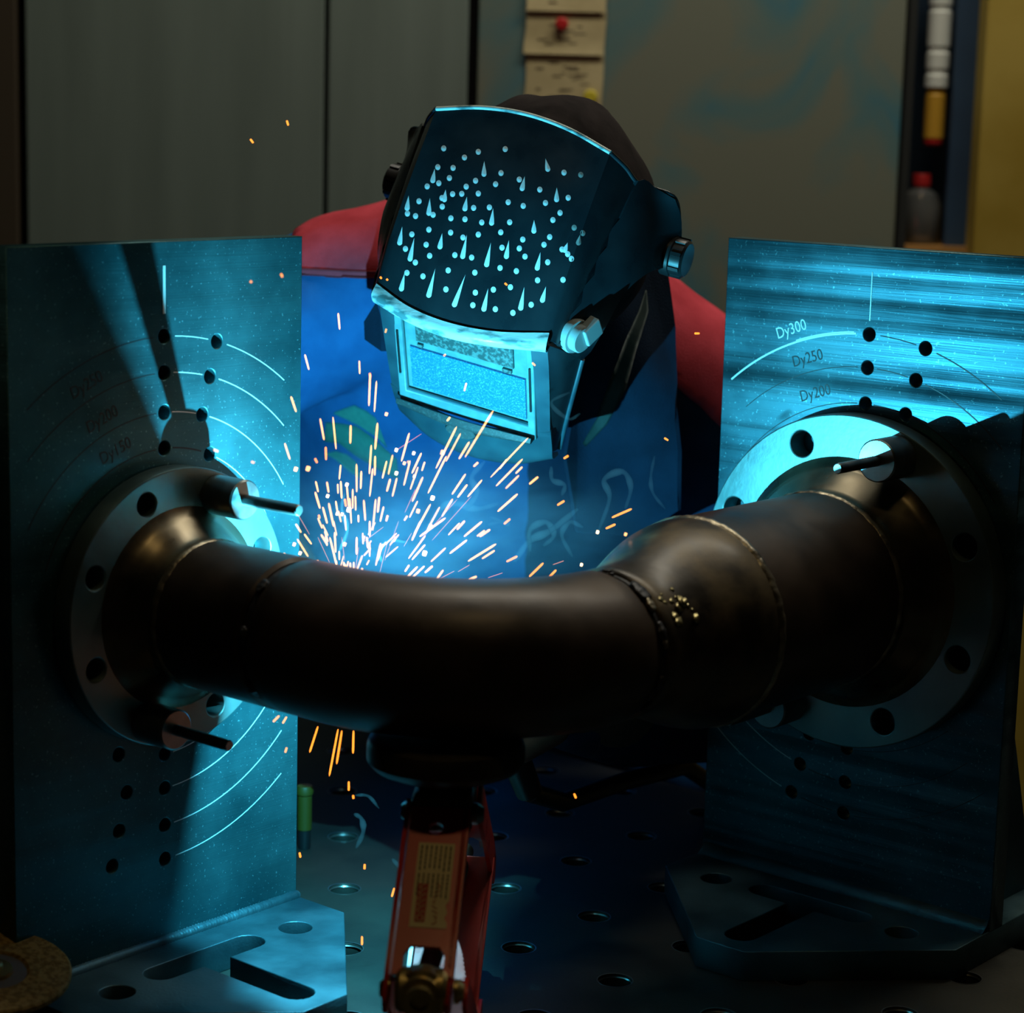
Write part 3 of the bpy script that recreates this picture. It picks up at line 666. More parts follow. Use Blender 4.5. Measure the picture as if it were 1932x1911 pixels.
# ------------------------------------------------------------------ scissor jack under the elbow
def jack():
    ja = math.radians(-3.0); jx, jy = wdir(math.cos(ja), math.sin(ja), 0), wdir(-math.sin(ja), math.cos(ja), 0)
    ZT = AXZ - PRL - 0.0005                    # top of the saddle touches the elbow
    base = PX(842, 1400, 1.515); base.z = 0
    r = empty('scissor_jack', base, 'red scissor jack with paper label supporting the pipe elbow', 'jack')
    J = frame(base, jx, jy, (0, 0, 1))
    lathe('saddle', [(0, ZT), (0.050, ZT), (0.0545, ZT - 0.002), (0.0560, ZT - 0.006), (0.0560, ZT - 0.016), (0.052, ZT - 0.021), (0.030, ZT - 0.030), (0.018, ZT - 0.034), (0, ZT - 0.034)], J, M_DARKM, r, 64)
    box('saddle_bracket', (-0.021, -0.028, ZT - 0.062), (0.021, 0.028, ZT - 0.0335), J, M_DARKM, r, 0.004)
    top = Vector((0, -0.018, ZT - 0.050))
    hinge_w = PX(797, 1868, 1.385)
    hg = J.inverted() @ hinge_w
    hg.x = -0.002
    low = Vector((0, -0.018, 0.022))
    def channel(p0, p1, w, depth, nrm_sign, name, lab):
        a = (p1 - p0); L_ = a.length; a.normalize()
        x = Vector((1, 0, 0)); x = (x - a*x.dot(a)).normalized()
        n = a.cross(x)*nrm_sign
        if nrm_sign < 0: x = -x
        F = J @ frame(p0, -x, a, a.cross(x))
        nn = 1
        # web with hole and notch near the hinge
        e0, e1 = 0.004, L_ - 0.026
        out = [(-w/2, e0), (w/2, e0), (w/2, L_ - 0.004), (w/2 - 0.007, L_ - 0.004), (w/2 - 0.007, e1 + 0.006), (w/2 - 0.011, e1), (-w/2 + 0.011, e1), (-w/2 + 0.007, e1 + 0.006), (-w/2 + 0.007, L_ - 0.004), (-w/2, L_ - 0.004)]
        zt = 0.012
        web = slab('arm', [out, circle(0.002, 0.022, 0.0052, 20)], 0.0028, F @ Matrix.Translation((0, 0, zt)), M_RJACK, r)
        for s in (-1, 1):
            # side cheek with rounded end at the hinge
            lp = [(-depth + 0.012, -0.006), (0.012, -0.002), (0.012, L_ - 0.010)] + [(0.016*math.cos(t) - 0.002, L_ + 0.015*math.sin(t)) for t in [0.9 - 0.45*i for i in range(0, -6, -1)]] + [(-depth + 0.012, L_ - 0.012)]
            Fs = F @ frame((s*w/2 + (0.0015 if s > 0 else 0.0015), 0, 0), (0, 0, 1), (0, 1, 0), (-1, 0, 0)) 
            slab('side_cheek', [lp], 0.003, Fs @ Matrix.Translation((0, 0, 0.0)), M_RJACK, web)
        if lab:
            FL = F @ Matrix.Diagonal((-1, 1, 1, 1))
            l0, l1 = 0.034, L_ - 0.040
            sk = slab('paper_label', [[(-0.0125, l0), (0.0125, l0), (0.0125, l1 - 0.022), (0.0105, l1 - 0.018), (0.0120, l1 - 0.012), (0.0105, l1 - 0.008), (0.0125, l1 - 0.004), (0.0125, l1), (-0.0125, l1)]], 0.0004, FL @ Matrix.Translation((0, 0, zt + 0.0004)), M_STICK, web)
            bm = bmesh.new(); rr = random.Random(5)
            def bar(x0, x1, y0, y1):
                vs_ = [bm.verts.new(FL @ Vector((x, y, z))) for z in (zt + 0.00035, zt + 0.00055) for x, y in ((x0, y0), (x1, y0), (x1, y1), (x0, y1))]
                for f in ((0,3,2,1),(4,5,6,7),(0,1,5,4),(1,2,6,5),(2,3,7,6),(3,0,4,7)): bm.faces.new([vs_[k] for k in f])
            for c in range(7):
                x = -0.0105 + c*0.0033; y = l0 + 0.003
                for (ya, yb) in ((0.003, 0.30), (0.34, 0.62)):
                    y = l0 + 0.002 + (l1-l0)*ya
                    while y < l0 + (l1-l0)*yb:
                        ln = 0.0012 + 0.003*rr.random(); bar(x, x + 0.0011, y, y + ln); y += ln + 0.0007
            bar(-0.0085, -0.0035, l0 + (l1-l0)*0.50, l0 + (l1-l0)*0.57)
            tag(from_bm('fine_print', bm, M_INK, web), kind='stuff')
            slab('red_logo_block', [[(-0.0095, l1 - 0.034), (-0.0025, l1 - 0.034), (-0.0025, l1 - 0.004), (-0.0095, l1 - 0.004)]], 0.0003, FL @ Matrix.Translation((0, 0, zt + 0.0006)), M_RINK, web)
            bm = bmesh.new()
            for k in range(5):
                y = l1 - 0.031 + k*0.0045
                vs_ = []
                tube('x', [FL @ Vector((-0.0060 + 0.0021*math.cos(t), y + 0.0015*math.sin(t), zt + 0.0007)) for t in [0.4*i for i in range(13)]], 0.00035, None, bm=bm, seg=5)
            tube('x', [FL @ Vector((-0.0060 + 0.0022*math.cos(t), l1 - 0.0072 + 0.0022*math.sin(t), zt + 0.0007)) for t in [0.4*i for i in range(17)]], 0.00035, None, bm=bm, seg=5)
            tag(from_bm('logo_lettering', bm, M_STICK, web), kind='stuff')
            bm = bmesh.new()
            for k in range(8):
                y = l1 - 0.034 + k*0.0041
                tube('x', [FL @ Vector((0.0035 + 0.0018*math.sin(3.1*t + k), y + 0.0028*t, zt + 0.0006)) for t in [i/6 for i in range(7)]], 0.0003, None, bm=bm, seg=5)
            tag(from_bm('red_print', bm, M_RINK, web), kind='stuff')
        return web
    wA = 0.041
    channel(top, hg, wA, 0.026, 1, 'arm', True)
    channel(hg + Vector((0, 0.003, -0.004)), low, wA + 0.010, 0.022, -1, 'arm', False)
    far = Vector((0.004, -2*0.0 + 2*0.0 - hg.y, hg.z))
    channel(Vector((0, 0.018, top.z)), far, wA, 0.026, -1, 'arm', False)
    channel(far, Vector((0, 0.018, 0.022)), wA + 0.010, 0.022, 1, 'arm', False)
    # trunnion, thrust collar and screw
    def cyl(name, p0, p1, prof, mat, par=r):
        d = (p1 - p0); z = d.normalized(); x = z.orthogonal().normalized()
        return lathe(name, prof(d.length), J @ frame(p0, x, z.cross(x), z), mat, par, 32)
    tr = cyl('trunnion', hg + Vector((-0.017, 0, 0)), hg + Vector((0.017, 0, 0)), lambda L_: [(0, 0), (0.013, 0), (0.015, 0.003), (0.015, L_-0.003), (0.013, L_), (0, L_)], M_BRASS)
    cyl('thrust_collar', hg + Vector((0, 0.004, 0)), hg + Vector((0, -0.022, 0.0)), lambda L_: [(0, 0), (0.017, 0), (0.017, 0.012), (0.014, 0.014), (0.014, 0.018), (0.010, 0.0185), (0.010, L_), (0.006, L_), (0.006, L_-0.004), (0, L_-0.004)], M_BRASS)
    for s in (-1, 1):
        cyl('rivet', hg + Vector((s*0.021, 0, 0)), hg + Vector((s*0.028, 0, 0)), lambda L_: [(0.008, 0), (0.008, 0.003), (0.005, L_), (0, L_)], M_BRASS)
        cyl('rivet', top + Vector((s*0.0205, 0, 0)), top + Vector((s*0.029, 0, 0)), lambda L_: [(0.008, 0), (0.008, 0.004), (0.005, L_), (0, L_)], M_PIN)
    def scr(L_):
        p = [(0, 0)]; k = 0
        while k*0.002 < L_:
            p += [(0.0062, k*0.002), (0.0072, k*0.002 + 0.001)]; k += 1
        return p + [(0, L_)]
    cyl('screw', hg + Vector((0, 0.01, 0)), far + Vector((0, 0.02, 0)), scr, M_PIN)
    # pressed base
    out = [(-0.045, -0.035), (-0.030, -0.042), (0.030, -0.042), (0.047, -0.035), (0.047, 0.035), (0.030, 0.042), (-0.030, 0.042), (-0.045, 0.035)]
    slab('foot_plate', [out], 0.004, J @ Matrix.Translation((0, 0, 0.0045)), M_RJACK, r)
    for s in (-1, 1):
        slab('foot_cheek', [[(-0.036, 0.004), (0.036, 0.004), (0.026, 0.036), (-0.026, 0.036)]], 0.003, J @ frame((s*0.0285, 0, 0), (0, 1, 0), (0, 0, 1), (1, 0, 0)), M_RJACK, r)
jack()
# ------------------------------------------------------------------ grinder in the lower left corner
def grinder():
    c = PXZ(-14, 1843, 0.052)
    n = (Vector((0, 0, 1)) + 0.16*wdir(0.55, -1, 0)).normalized()
    x = wdir(1, 0, 0); x = (x - n*x.dot(n)).normalized(); y = n.cross(x)
    F = frame(c, x, y, n)
    r = empty('angle_grinder', Vector((c.x, c.y, 0)), 'angle grinder lying with its worn brown abrasive disc upward', 'grinder')
    lathe('abrasive_disc', [(0.011, 0.0045), (0.024, 0.0035), (0.026, 0.0062), (0.0545, 0.0066), (0.056, 0.0050), (0.056, 0.0015), (0.030, 0.0), (0.011, 0.0)], F, M_DISC, r, 72, closed=True)
    lathe('disc_label', [(0.0115, 0.0050), (0.0245, 0.0042)], F, M_FOIL, r, 48)
    lathe('lock_nut', [(0, 0.0125), (0.0055, 0.0125), (0.007, 0.011), (0.0075, 0.0085), (0.0135, 0.0075), (0.0145, 0.0050), (0, 0.0050)], F, M_BRASS, r, 32)
    lathe('spindle_guard', [(0.0, -0.012), (0.020, -0.012), (0.022, -0.001), (0.0, -0.001)], F, M_PIN, r, 32)
    gl = Vector((c.x, c.y, 0)); bx_ = wdir(-1, -0.15, 0)
    pts = [c - n*0.012, c - n*0.026, c - n*0.034]
    tube('gear_head', [c - n*0.010 , c - n*0.020, c - n*0.034, c - n*0.040], [0.020, 0.026, 0.024, 0.010], M_DARKM, r, 24)
    p0 = Vector((c.x, c.y, 0.026)) + bx_*0.01
    tube('body', [p0, p0 + bx_*0.03, p0 + bx_*0.09, p0 + bx_*0.16, p0 + bx_*0.24, p0 + bx_*0.27], [0.020, 0.024, 0.0255, 0.0235, 0.0255, 0.018], M_BLACK, r, 24)
grinder()
# yellow marker standing against the table clutter behind the fixture
mk = PXZ(574, 1600, 0.0)
mtop = PX(572, 1482, (mk - CAM).dot(LEVEL))
mr = empty('paint_marker', mk, 'slim yellow paint marker standing upright behind the cyan lit fixture', 'marker')
MM = Matrix.Translation(mk)
hh = mtop.z
lathe('barrel', [(0, 0.0), (0.0055, 0.0), (0.006, 0.002), (0.006, hh*0.30)], MM, M_BLACK, mr, 20)
lathe('grip', [(0.006, hh*0.30), (0.0068, hh*0.31), (0.0068, hh*0.84), (0.005, hh*0.86)], MM, M_YEL, mr, 20)
lathe('cap', [(0.005, hh*0.86), (0.0078, hh*0.87), (0.0082, hh*0.93), (0.0068, hh), (0, hh)], MM, M_YEL, mr, 20)
# ------------------------------------------------------------------ the welder
def body_mesh():
    bm = bmesh.new()
    def ell_loft(secs, seg=28, caps=True):
        rings = []
        for i, (c, rx, ry) in enumerate(secs):
            c = Vector(c)
            a = Vector(secs[min(i+1, len(secs)-1)][0]) - Vector(secs[max(i-1, 0)][0]); a.normalize()
            x = Vector((1, 0, 0)); x = (x - a*x.dot(a)).normalized(); y = a.cross(x)
            rings.append([bm.verts.new(c + x*rx*math.cos(2*PI*k/seg) + y*ry*math.sin(2*PI*k/seg)) for k in range(seg)])
        for a, b in zip(rings, rings[1:]):
            for k in range(seg): bm.faces.new((a[k], a[(k+1) % seg], b[(k+1) % seg], b[k]))
        if caps: bm.faces.new(rings[0][::-1]); bm.faces.new(rings[-1])
    # torso leaning over the table, centre line from the hips to the neck (X right, Y away, Z above table)
    ell_loft([((0.12, 2.56, -0.10), 0.165, 0.12), ((0.12, 2.555, 0.0), 0.180, 0.125), ((0.06, 2.52, 0.11), 0.22, 0.12), ((0.015, 2.44, 0.22), 0.235, 0.125),
              ((-0.015, 2.35, 0.325), 0.245, 0.13), ((-0.010, 2.26, 0.405), 0.225, 0.12), ((0.0, 2.185, 0.465), 0.165, 0.10), ((0.003, 2.125, 0.515), 0.115, 0.082), ((0.01, 2.08, 0.555), 0.075, 0.068), ((0.015, 2.04, 0.58), 0.062, 0.062), ((0.02, 2.00, 0.60), 0.06, 0.06)])
    def limb(pts, rad, seg=16): tube('x', [Vector(p) for p in pts], rad, None, bm=bm, seg=seg)
    # shoulders (one drops with the tilted body) and arms
    limb([(-0.05, 2.15, 0.505), (-0.11, 2.15, 0.510), (-0.165, 2.155, 0.490), (-0.245, 2.14, 0.455), (-0.315, 2.11, 0.39), (-0.355, 2.06, 0.29), (-0.345, 2.03, 0.225)], [0.075, 0.078, 0.077, 0.078, 0.074, 0.066, 0.060])
    limb([(-0.345, 2.03, 0.225), (-0.28, 1.97, 0.20), (-0.205, 1.90, 0.205), (-0.130, 1.838, 0.205), (-0.112, 1.822, 0.205)], [0.058, 0.057, 0.052, 0.043, 0.038])
    limb([(0.05, 2.15, 0.485), (0.11, 2.15, 0.455), (0.17, 2.155, 0.405), (0.22, 2.165, 0.335), (0.245, 2.155, 0.25), (0.245, 2.125, 0.185), (0.235, 2.10, 0.165)], [0.072, 0.074, 0.076, 0.074, 0.070, 0.066, 0.066])
    limb([(0.235, 2.10, 0.165), (0.18, 2.03, 0.153), (0.11, 1.935, 0.165), (0.06, 1.83, 0.195), (0.043, 1.78, 0.206)], [0.066, 0.068, 0.062, 0.048, 0.040])
    # head
    hc = HELM_O + HELM_R @ Vector((0, 0.135, 0.045))
    q = CAMF.inverted() @ hc
    tmp = bmesh.ops.create_uvsphere(bm, u_segments=24, v_segments=16, radius=1.0)['verts']
    Rl = CAMF.to_3x3().inverted() @ HELM_R
    for v in tmp: v.co = q + Rl @ Vector((v.co.x*0.076, v.co.y*0.095, v.co.z*0.112))
    limb([(0.015, 2.06, 0.565), q + (Rl @ Vector((0, 0.03, -0.06)))], [0.06, 0.058])
    # legs
    for s, x in ((-1, 0.025), (1, 0.215)):
        limb([(x, 2.56, -0.03), (x + 0.01*s, 2.55, -0.20), (x + 0.02*s, 2.53, -0.42), (x + 0.02*s, 2.555, -0.62), (x + 0.025*s, 2.58, -0.80), (x + 0.025*s, 2.58, -0.845)], [0.098, 0.092, 0.070, 0.062, 0.05, 0.045])
        limb([(x + 0.025*s, 2.61, -0.835), (x + 0.03*s, 2.54, -0.838), (x + 0.035*s, 2.47, -0.845), (x + 0.035*s, 2.42, -0.850)], [0.042, 0.041, 0.036, 0.028])
    me = bpy.data.meshes.new('t'); bm.to_mesh(me); bm.free()
    me.transform(CAMF)
    o = bpy.data.objects.new('t', me); COL.objects.link(o)
    md = o.modifiers.new('r', 'REMESH'); md.mode = 'VOXEL'; md.voxel_size = 0.009
    sm = o.modifiers.new('s', 'SMOOTH'); sm.factor = 0.5; sm.iterations = 10
    bake(o); me = o.data; bpy.data.objects.remove(o)
    return me
# helmet frame: x to the wearer's left (right in the photograph), y back, z up
def Rm(axis, deg): return Matrix.Rotation(math.radians(deg), 3, axis)
HELM_R = CAMF.to_3x3() @ (Rm('Z', -30) @ Rm('X', 30) @ Rm('Y', 13))
HELM_O = PX(880, 706, 1.862)
HM = HELM_R.to_4x4(); HM.translation = HELM_O
body_me = body_mesh()
person = empty('person', W(0.12, 2.56, FLOOR), 'welder in red and blue work jacket leaning over the table', 'person')
body = link('body', body_me, M_SKIN, person, True)
INV = CAMF.inverted()
def shell(name, pred, off, mat, thick=0.0, fold=0.0, sm=0):
    "clothing: the faces of the body that pass the test, pushed out along their normals"
    bm = bmesh.new(); bm.from_mesh(body_me)
    dl = [f for f in bm.faces if not pred(INV @ f.calc_center_median())]
    bmesh.ops.delete(bm, geom=dl, context='FACES')
    # even out the stair-stepped border
    for it in range(5):
        bv = [v for v in bm.verts if v.is_boundary]
        new = {}
        for v in bv:
            nb = [e.other_vert(v).co for e in v.link_edges if e.is_boundary]
            if len(nb) == 2: new[v] = (v.co*0.5 + (nb[0] + nb[1])*0.25)
        for v, c in new.items(): v.co = c
    bm.normal_update()
    nn = {v: v.normal.copy() for v in bm.verts}
    for v in bm.verts:
        c = INV @ v.co
        f = 0.0
        if fold:
            f = fold*(math.sin(c.z*38 + 5*math.sin(c.x*14) + c.y*12) * math.sin(c.x*24 + c.z*9) + 0.6*math.sin(c.z*70 + c.x*33))
        v.co += nn[v]*(off + f)
    if thick:
        r = bmesh.ops.solidify(bm, geom=list(bm.faces), thickness=thick)
    bmesh.ops.recalc_face_normals(bm, faces=bm.faces)
    return from_bm(name, bm, mat, person, True)
def is_leg(c): return c.z < -0.02
def is_head(c): return (c.y < 2.04 and c.z > 0.47 and abs(c.x) < 0.16)
def yoke_line(c):
    # height of the seam: level on one shoulder, slanting down over the other
    if c.x < 0.0: return 0.502 + 0.0*c.x
    return 0.502 - max(0, c.x - 0.02)*0.50
def in_front(c): return c.y < 2.25
jacket = shell('jacket', lambda c: not is_leg(c) and not is_head(c), 0.006, M_BLUE, fold=0.0022)
def yoke_pred(c):
    if is_leg(c) or is_head(c): return False
    if c.x < 0.03: return c.z > 0.518 and c.x > -0.212
    return c.z > 0.563 - c.x*0.91 and c.x < 0.235 and c.z > 0.33
yoke = shell('shoulder_yoke', yoke_pred, 0.0090, M_RED, thick=0.003, fold=0.0022)
yoke['label'] = 'red shoulder yoke of the jacket'
panel = shell('jacket_shade_shell', lambda c: not is_leg(c) and not is_head(c) and c.x > 0.015 and not yoke_pred(c), 0.0085, M_BLUESHADE, fold=0.0022)  # shade of the torch hand put into a darker cloth shell
panel['label'] = 'jacket front and sleeve with shade painted in as darker blue'
trous = shell('trousers', lambda c: c.z < 0.03 and c.z > FLOOR + 0.10, 0.005, M_TROUS)
for s in (-1, 1):
    shell('boot', lambda c: c.z <= FLOOR + 0.14 and (c.x - 0.12)*s > 0, 0.006, M_BOOT)
def bvh_of(*obs):
    V = []; F = []
    for o in obs:
        b = len(V); V += [v.co.copy() for v in o.data.vertices]; F += [[b + i for i in p.vertices] for p in o.data.polygons]
    return BVHTree.FromPolygons(V, F)
cloth = bvh_of(jacket, yoke, panel)
def hit(bvh, px, py, off=0.0005):
    d = ray(px, py).normalized(); r = bvh.ray_cast(CAM, d)
    if r[0] is None: return None, None
    n = r[1]
    if n.dot(d) > 0: n = -n
    return r[0] + n*off, n
# double stitching along the yoke seam
for dy in (-3, -14):
    pts = []
    for i in range(60):
        px = 560 + i*4
        p, n = hit(cloth, px, 524 + dy + 2.5*math.sin(px*0.02), 0.0006)
        if p is not None: pts.append(p)
    if len(pts) > 4: tube('stitching', pts, 0.0009, M_SEAM, person, 5)
# collar
def strip(name, pairs, mat, parent, bvh=None, off=0.001, thick=0.0006, sub=6, Y=None):
    "ribbon given by pairs of photo points, laid on a surface (or at depth Y)"
    V = []; F = []
    def at(p):
        if bvh is None: return PX(p[0], p[1], Y(p) if callable(Y) else Y), ray(*p)*-1
        return hit(bvh, p[0], p[1], off)
    rows = []
    n = len(pairs)
    for i in range((n-1)*sub + 1):
        k = min(i//sub, n-2); t = i/sub - k
        a = Vector(pairs[k][0]).lerp(Vector(pairs[k+1][0]), t); b = Vector(pairs[k][1]).lerp(Vector(pairs[k+1][1]), t)
        row = []
        for j in range(5):
            q = a.lerp(b, j/4); p, nn = at((q.x, q.y))
            row.append((p, nn))
        rows.append(row)
    bm = bmesh.new(); vv = []
    for row in rows:
        vv.append([bm.verts.new(p) if p is not None else None for p, nn in row])
    for a, b in zip(vv, vv[1:]):
        for j in range(4):
            q = [a[j], a[j+1], b[j+1], b[j]]
            if all(x is not None for x in q):
                try: bm.faces.new(q)
                except ValueError: pass
    if not bm.faces:
        bm.free(); return None
    bmesh.ops.solidify(bm, geom=list(bm.faces), thickness=thick)
    bmesh.ops.recalc_face_normals(bm, faces=bm.faces)
    return from_bm(name, bm, mat, parent, True)
# printed swooshes on the chest
sw = lambda L_: [((540 + a/3.296, 380 + b/3.296), (540 + c/3.296, 380 + d/3.296)) for a, b, c, d in L_]
strip('chest_print', sw([(300, 1312, 300, 1318), (365, 1285, 370, 1350), (425, 1265, 440, 1385), (500, 1300, 560, 1460), (560, 1345, 630, 1530), (640, 1412, 700, 1580)][:5]), M_PRINT, person, cloth)
strip('chest_print', sw([(250, 1372, 240, 1490), (340, 1378, 330, 1500), (440, 1395, 430, 1575), (520, 1450, 540, 1640), (600, 1520, 620, 1690), (690, 1600, 700, 1720)]), M_PRINT, person, cloth)
strip('chest_print', sw([(250, 1565, 252, 1570), (310, 1550, 310, 1600), (380, 1570, 400, 1680), (440, 1620, 470, 1720)]), M_PRINT, person, cloth)
# standing collar and open front flap
def lobe(name, pts, mat, thick, back):
    "closed panel of cloth from photo points with depths"
    c = sum((PX(*p) for p in pts), Vector())/len(pts)
    bm = bmesh.new(); f = []; g = []
    for p in pts: f.append(bm.verts.new(PX(*p)))
    bm.faces.new(f)
    bmesh.ops.triangulate(bm, faces=list(bm.faces))
    bmesh.ops.subdivide_edges(bm, edges=list(bm.edges), cuts=3, use_grid_fill=True)
    for v in bm.verts:
        q = INV @ v.co; v.co += wdir(0, 1, 0)*(0.004*math.sin(q.x*60 + q.z*25))
    bmesh.ops.solidify(bm, geom=list(bm.faces), thickness=thick)
    bmesh.ops.recalc_face_normals(bm, faces=bm.faces)
    return from_bm(name, bm, mat, person, True, 40)
lobe('collar', [(716, 560, 1.97), (687, 606, 1.985), (688, 640, 1.985), (720, 662, 1.97), (800, 660, 1.97), (800, 560, 1.97)], M_NAVY, 0.003, 0)
lobe('front_flap', [(1215, 500, 2.03), (1258, 520, 2.035), (1272, 620, 2.02), (1277, 760, 2.0), (1286, 850, 1.998), (1284, 960, 2.01), (1190, 1010, 2.02), (1085, 1000, 2.01), (1062, 860, 1.985), (1090, 700, 1.985), (1140, 560, 2.0)], M_NAVY, 0.004, 0)
fl = bvh_of(bpy.data.objects['front_flap'])
strip('flap_print', [((1217, 547), (1219, 549)), ((1205, 585), (1222, 588)), ((1180, 640), (1200, 660)), ((1150, 720), (1180, 735)), ((1125, 790), (1145, 800)), ((1098, 836), (1104, 842))], M_PRINTD, person, fl)
# cap
def cap_piece():
    bm = bmesh.new(); bmesh.ops.create_icosphere(bm, subdivisions=5, radius=1.0)
    for v in bm.verts:
        c = v.co.normalized()
        k = 1 + 0.020*math.sin(9*c.x + 5*c.y)*math.sin(7*c.z + 3*c.x) + 0.022*math.sin(5*math.atan2(c.x, c.z + 1.4)*3.0)*max(0, c.z)
        # seams of the six panels
        k -= 0.012*max(0, 1 - abs(((math.atan2(c.x, c.y)*3/PI) % 1.0) - 0.5)*14)*(1 if c.z > 0.1 else 0)
        v.co = Vector((c.x*0.097, c.y*0.110, c.z*0.118))*k
    bmesh.ops.delete(bm, geom=[v for v in bm.verts if v.co.z < -0.055], context='VERTS')
    bm.transform(HM @ Matrix.Translation((0.002, 0.143, 0.058)))
    bmesh.ops.solidify(bm, geom=list(bm.faces), thickness=0.002)
    bmesh.ops.recalc_face_normals(bm, faces=bm.faces)
    return from_bm('cap', bm, M_CAP, person, True)
cap_piece()['label'] = 'dark cloth cap behind the helmet'
# gloves: palm, four fingers and a thumb closed round the handle
def glove(wrist, palm_dir, up, grip, s):
    "wrist point, direction of the hand, back-of-hand normal"
    d = Vector(palm_dir).normalized(); u = Vector(up); u = (u - d*u.dot(d)).normalized(); x = d.cross(u)*s
    bm = bmesh.new(); w = Vector(wrist)
    def T(pts, rad, seg=10): tube('x', [w + d*a + x*b + u*c for a, b, c in pts], rad, None, bm=bm, seg=seg)
    T([(-0.09, 0, 0), (-0.05, 0, 0), (-0.01, 0, 0), (0.0, 0, 0)], [0.052, 0.048, 0.038, 0.036], 16)
    for b in (-0.026, -0.009, 0.009, 0.026):
        T([(-0.005, b*0.7, 0), (0.04, b, 0.004), (0.075, b*1.1, 0.0)], [0.019, 0.018, 0.014])
    for b, L_ in ((-0.029, 0.9), (-0.010, 1.05), (0.010, 1.0), (0.029, 0.82)):
        T([(0.07, b, 0.003), (0.07 + 0.033*L_, b*1.05, -0.004), (0.07 + 0.044*L_, b*1.02, -0.030), (0.07 + 0.024*L_, b, -0.046)], [0.0125, 0.0118, 0.011, 0.0095])
    T([(0.015, -0.028, -0.005), (0.045, -0.046, -0.020), (0.072, -0.040, -0.040), (0.085, -0.022, -0.050)], [0.016, 0.0145, 0.0125, 0.0105])
    me = bpy.data.meshes.new('t'); bm.to_mesh(me); bm.free()
    o = bpy.data.objects.new('t', me); COL.objects.link(o)
    md = o.modifiers.new('r', 'REMESH'); md.mode = 'VOXEL'; md.voxel_size = 0.0032
    sm = o.modifiers.new('s', 'SMOOTH'); sm.factor = 0.5; sm.iterations = 4
    bake(o); o.name = 'glove'; o.data.materials.clear(); o.data.materials.append(M_GLOVE)
    o.data.polygons.foreach_set('use_smooth', [True]*len(o.data.polygons))
    return adopt(o, person)
glove(W(0.036, 1.765, 0.214), W(-0.064, 1.645, 0.246) - W(0.036, 1.765, 0.214), wdir(0.3, 0.1, 1), None, 1)
glove(W(-0.105, 1.815, 0.205), W(-0.050, 1.71, 0.208) - W(-0.105, 1.815, 0.205), wdir(-0.2, 0.2, -1), None, 1)
# welding torch held in the glove
torch = empty('welding_torch', W(-0.02, 1.72, 0.20), 'black welding torch held in a glove behind the elbow', 'torch')
tipp = ARC + (W(-0.05, 1.645, 0.25) - ARC).normalized()*0.012
g0 = W(-0.060, 1.643, 0.258); g1 = W(-0.02, 1.70, 0.215); g2 = W(0.02, 1.745, 0.130)
tube('nozzle', [tipp, tipp.lerp(g0, 0.5), g0], [0.0075, 0.0085, 0.0095], M_NOZ, torch, 16)
tube('handle', [g0, g0.lerp(g1, 0.5), g1, g1.lerp(g2, 0.5) + Vector((0, 0, 0.012)), g2], [0.010, 0.013, 0.014, 0.013, 0.011], M_BLACK, torch, 16)
tube('hose', [g2, W(0.05, 1.83, 0.095), W(0.11, 1.93, 0.085), W(0.17, 2.03, 0.070), W(0.205, 2.10, 0.03), W(0.225, 2.15, 0.010), W(0.242, 2.185, -0.01), W(0.25, 2.20, -0.12), W(0.30, 2.20, -0.60), W(0.40, 2.2, FLOOR + 0.012), W(0.7, 2.2, FLOOR + 0.009)], 0.0085, M_BLACK, torch, 12)
tag(tube('arc_flame', [ARC + Vector((0, 0.0, 0)), ARC.lerp(tipp, 0.5)], [0.0018, 0.0025], M_ARC, None, 10), 'tiny blinding blue arc between torch and pipe joint', 'arc')
# ------------------------------------------------------------------ welding helmet
helm = empty('welding_helmet', HM @ Vector((0, 0.05, -0.09)), 'black welding helmet with white painted drops and wide filter window', 'helmet')
def patch(bm, rows, nu=8, nv=8):
    "smooth grid through control rows (each a list of points of equal count)"
    R_, C_ = len(rows), len(rows[0])
    def cr(P, t):
        n = len(P) - 1; i = min(int(t*n), n-1); f = t*n - i
        p1, p2 = Vector(P[i]), Vector(P[i+1])
        if n == 1: return p1.lerp(p2, f)
        p0 = Vector(P[i-1]) if i > 0 else p1*2 - p2
        p3 = Vector(P[i+2]) if i < n-1 else p2*2 - p1
        return 0.5*((2*p1) + (p2 - p0)*f + (2*p0 - 5*p1 + 4*p2 - p3)*f*f + (3*p1 - p0 - 3*p2 + p3)*f**3)
    g = []
    for a in range(nv*(R_-1) + 1):
        t = a/(nv*(R_-1)); line = []
        for b in range(nu*(C_-1) + 1):
            s = b/(nu*(C_-1))
            line.append(bm.verts.new(cr([cr(r, s) for r in rows], t)))
        g.append(line)
    for a, b in zip(g, g[1:]):
        for k in range(len(a)-1): bm.faces.new((a[k], a[k+1], b[k+1], b[k]))
def mir(rows): return [[(-x, y, z) for x, y, z in r] for r in rows]
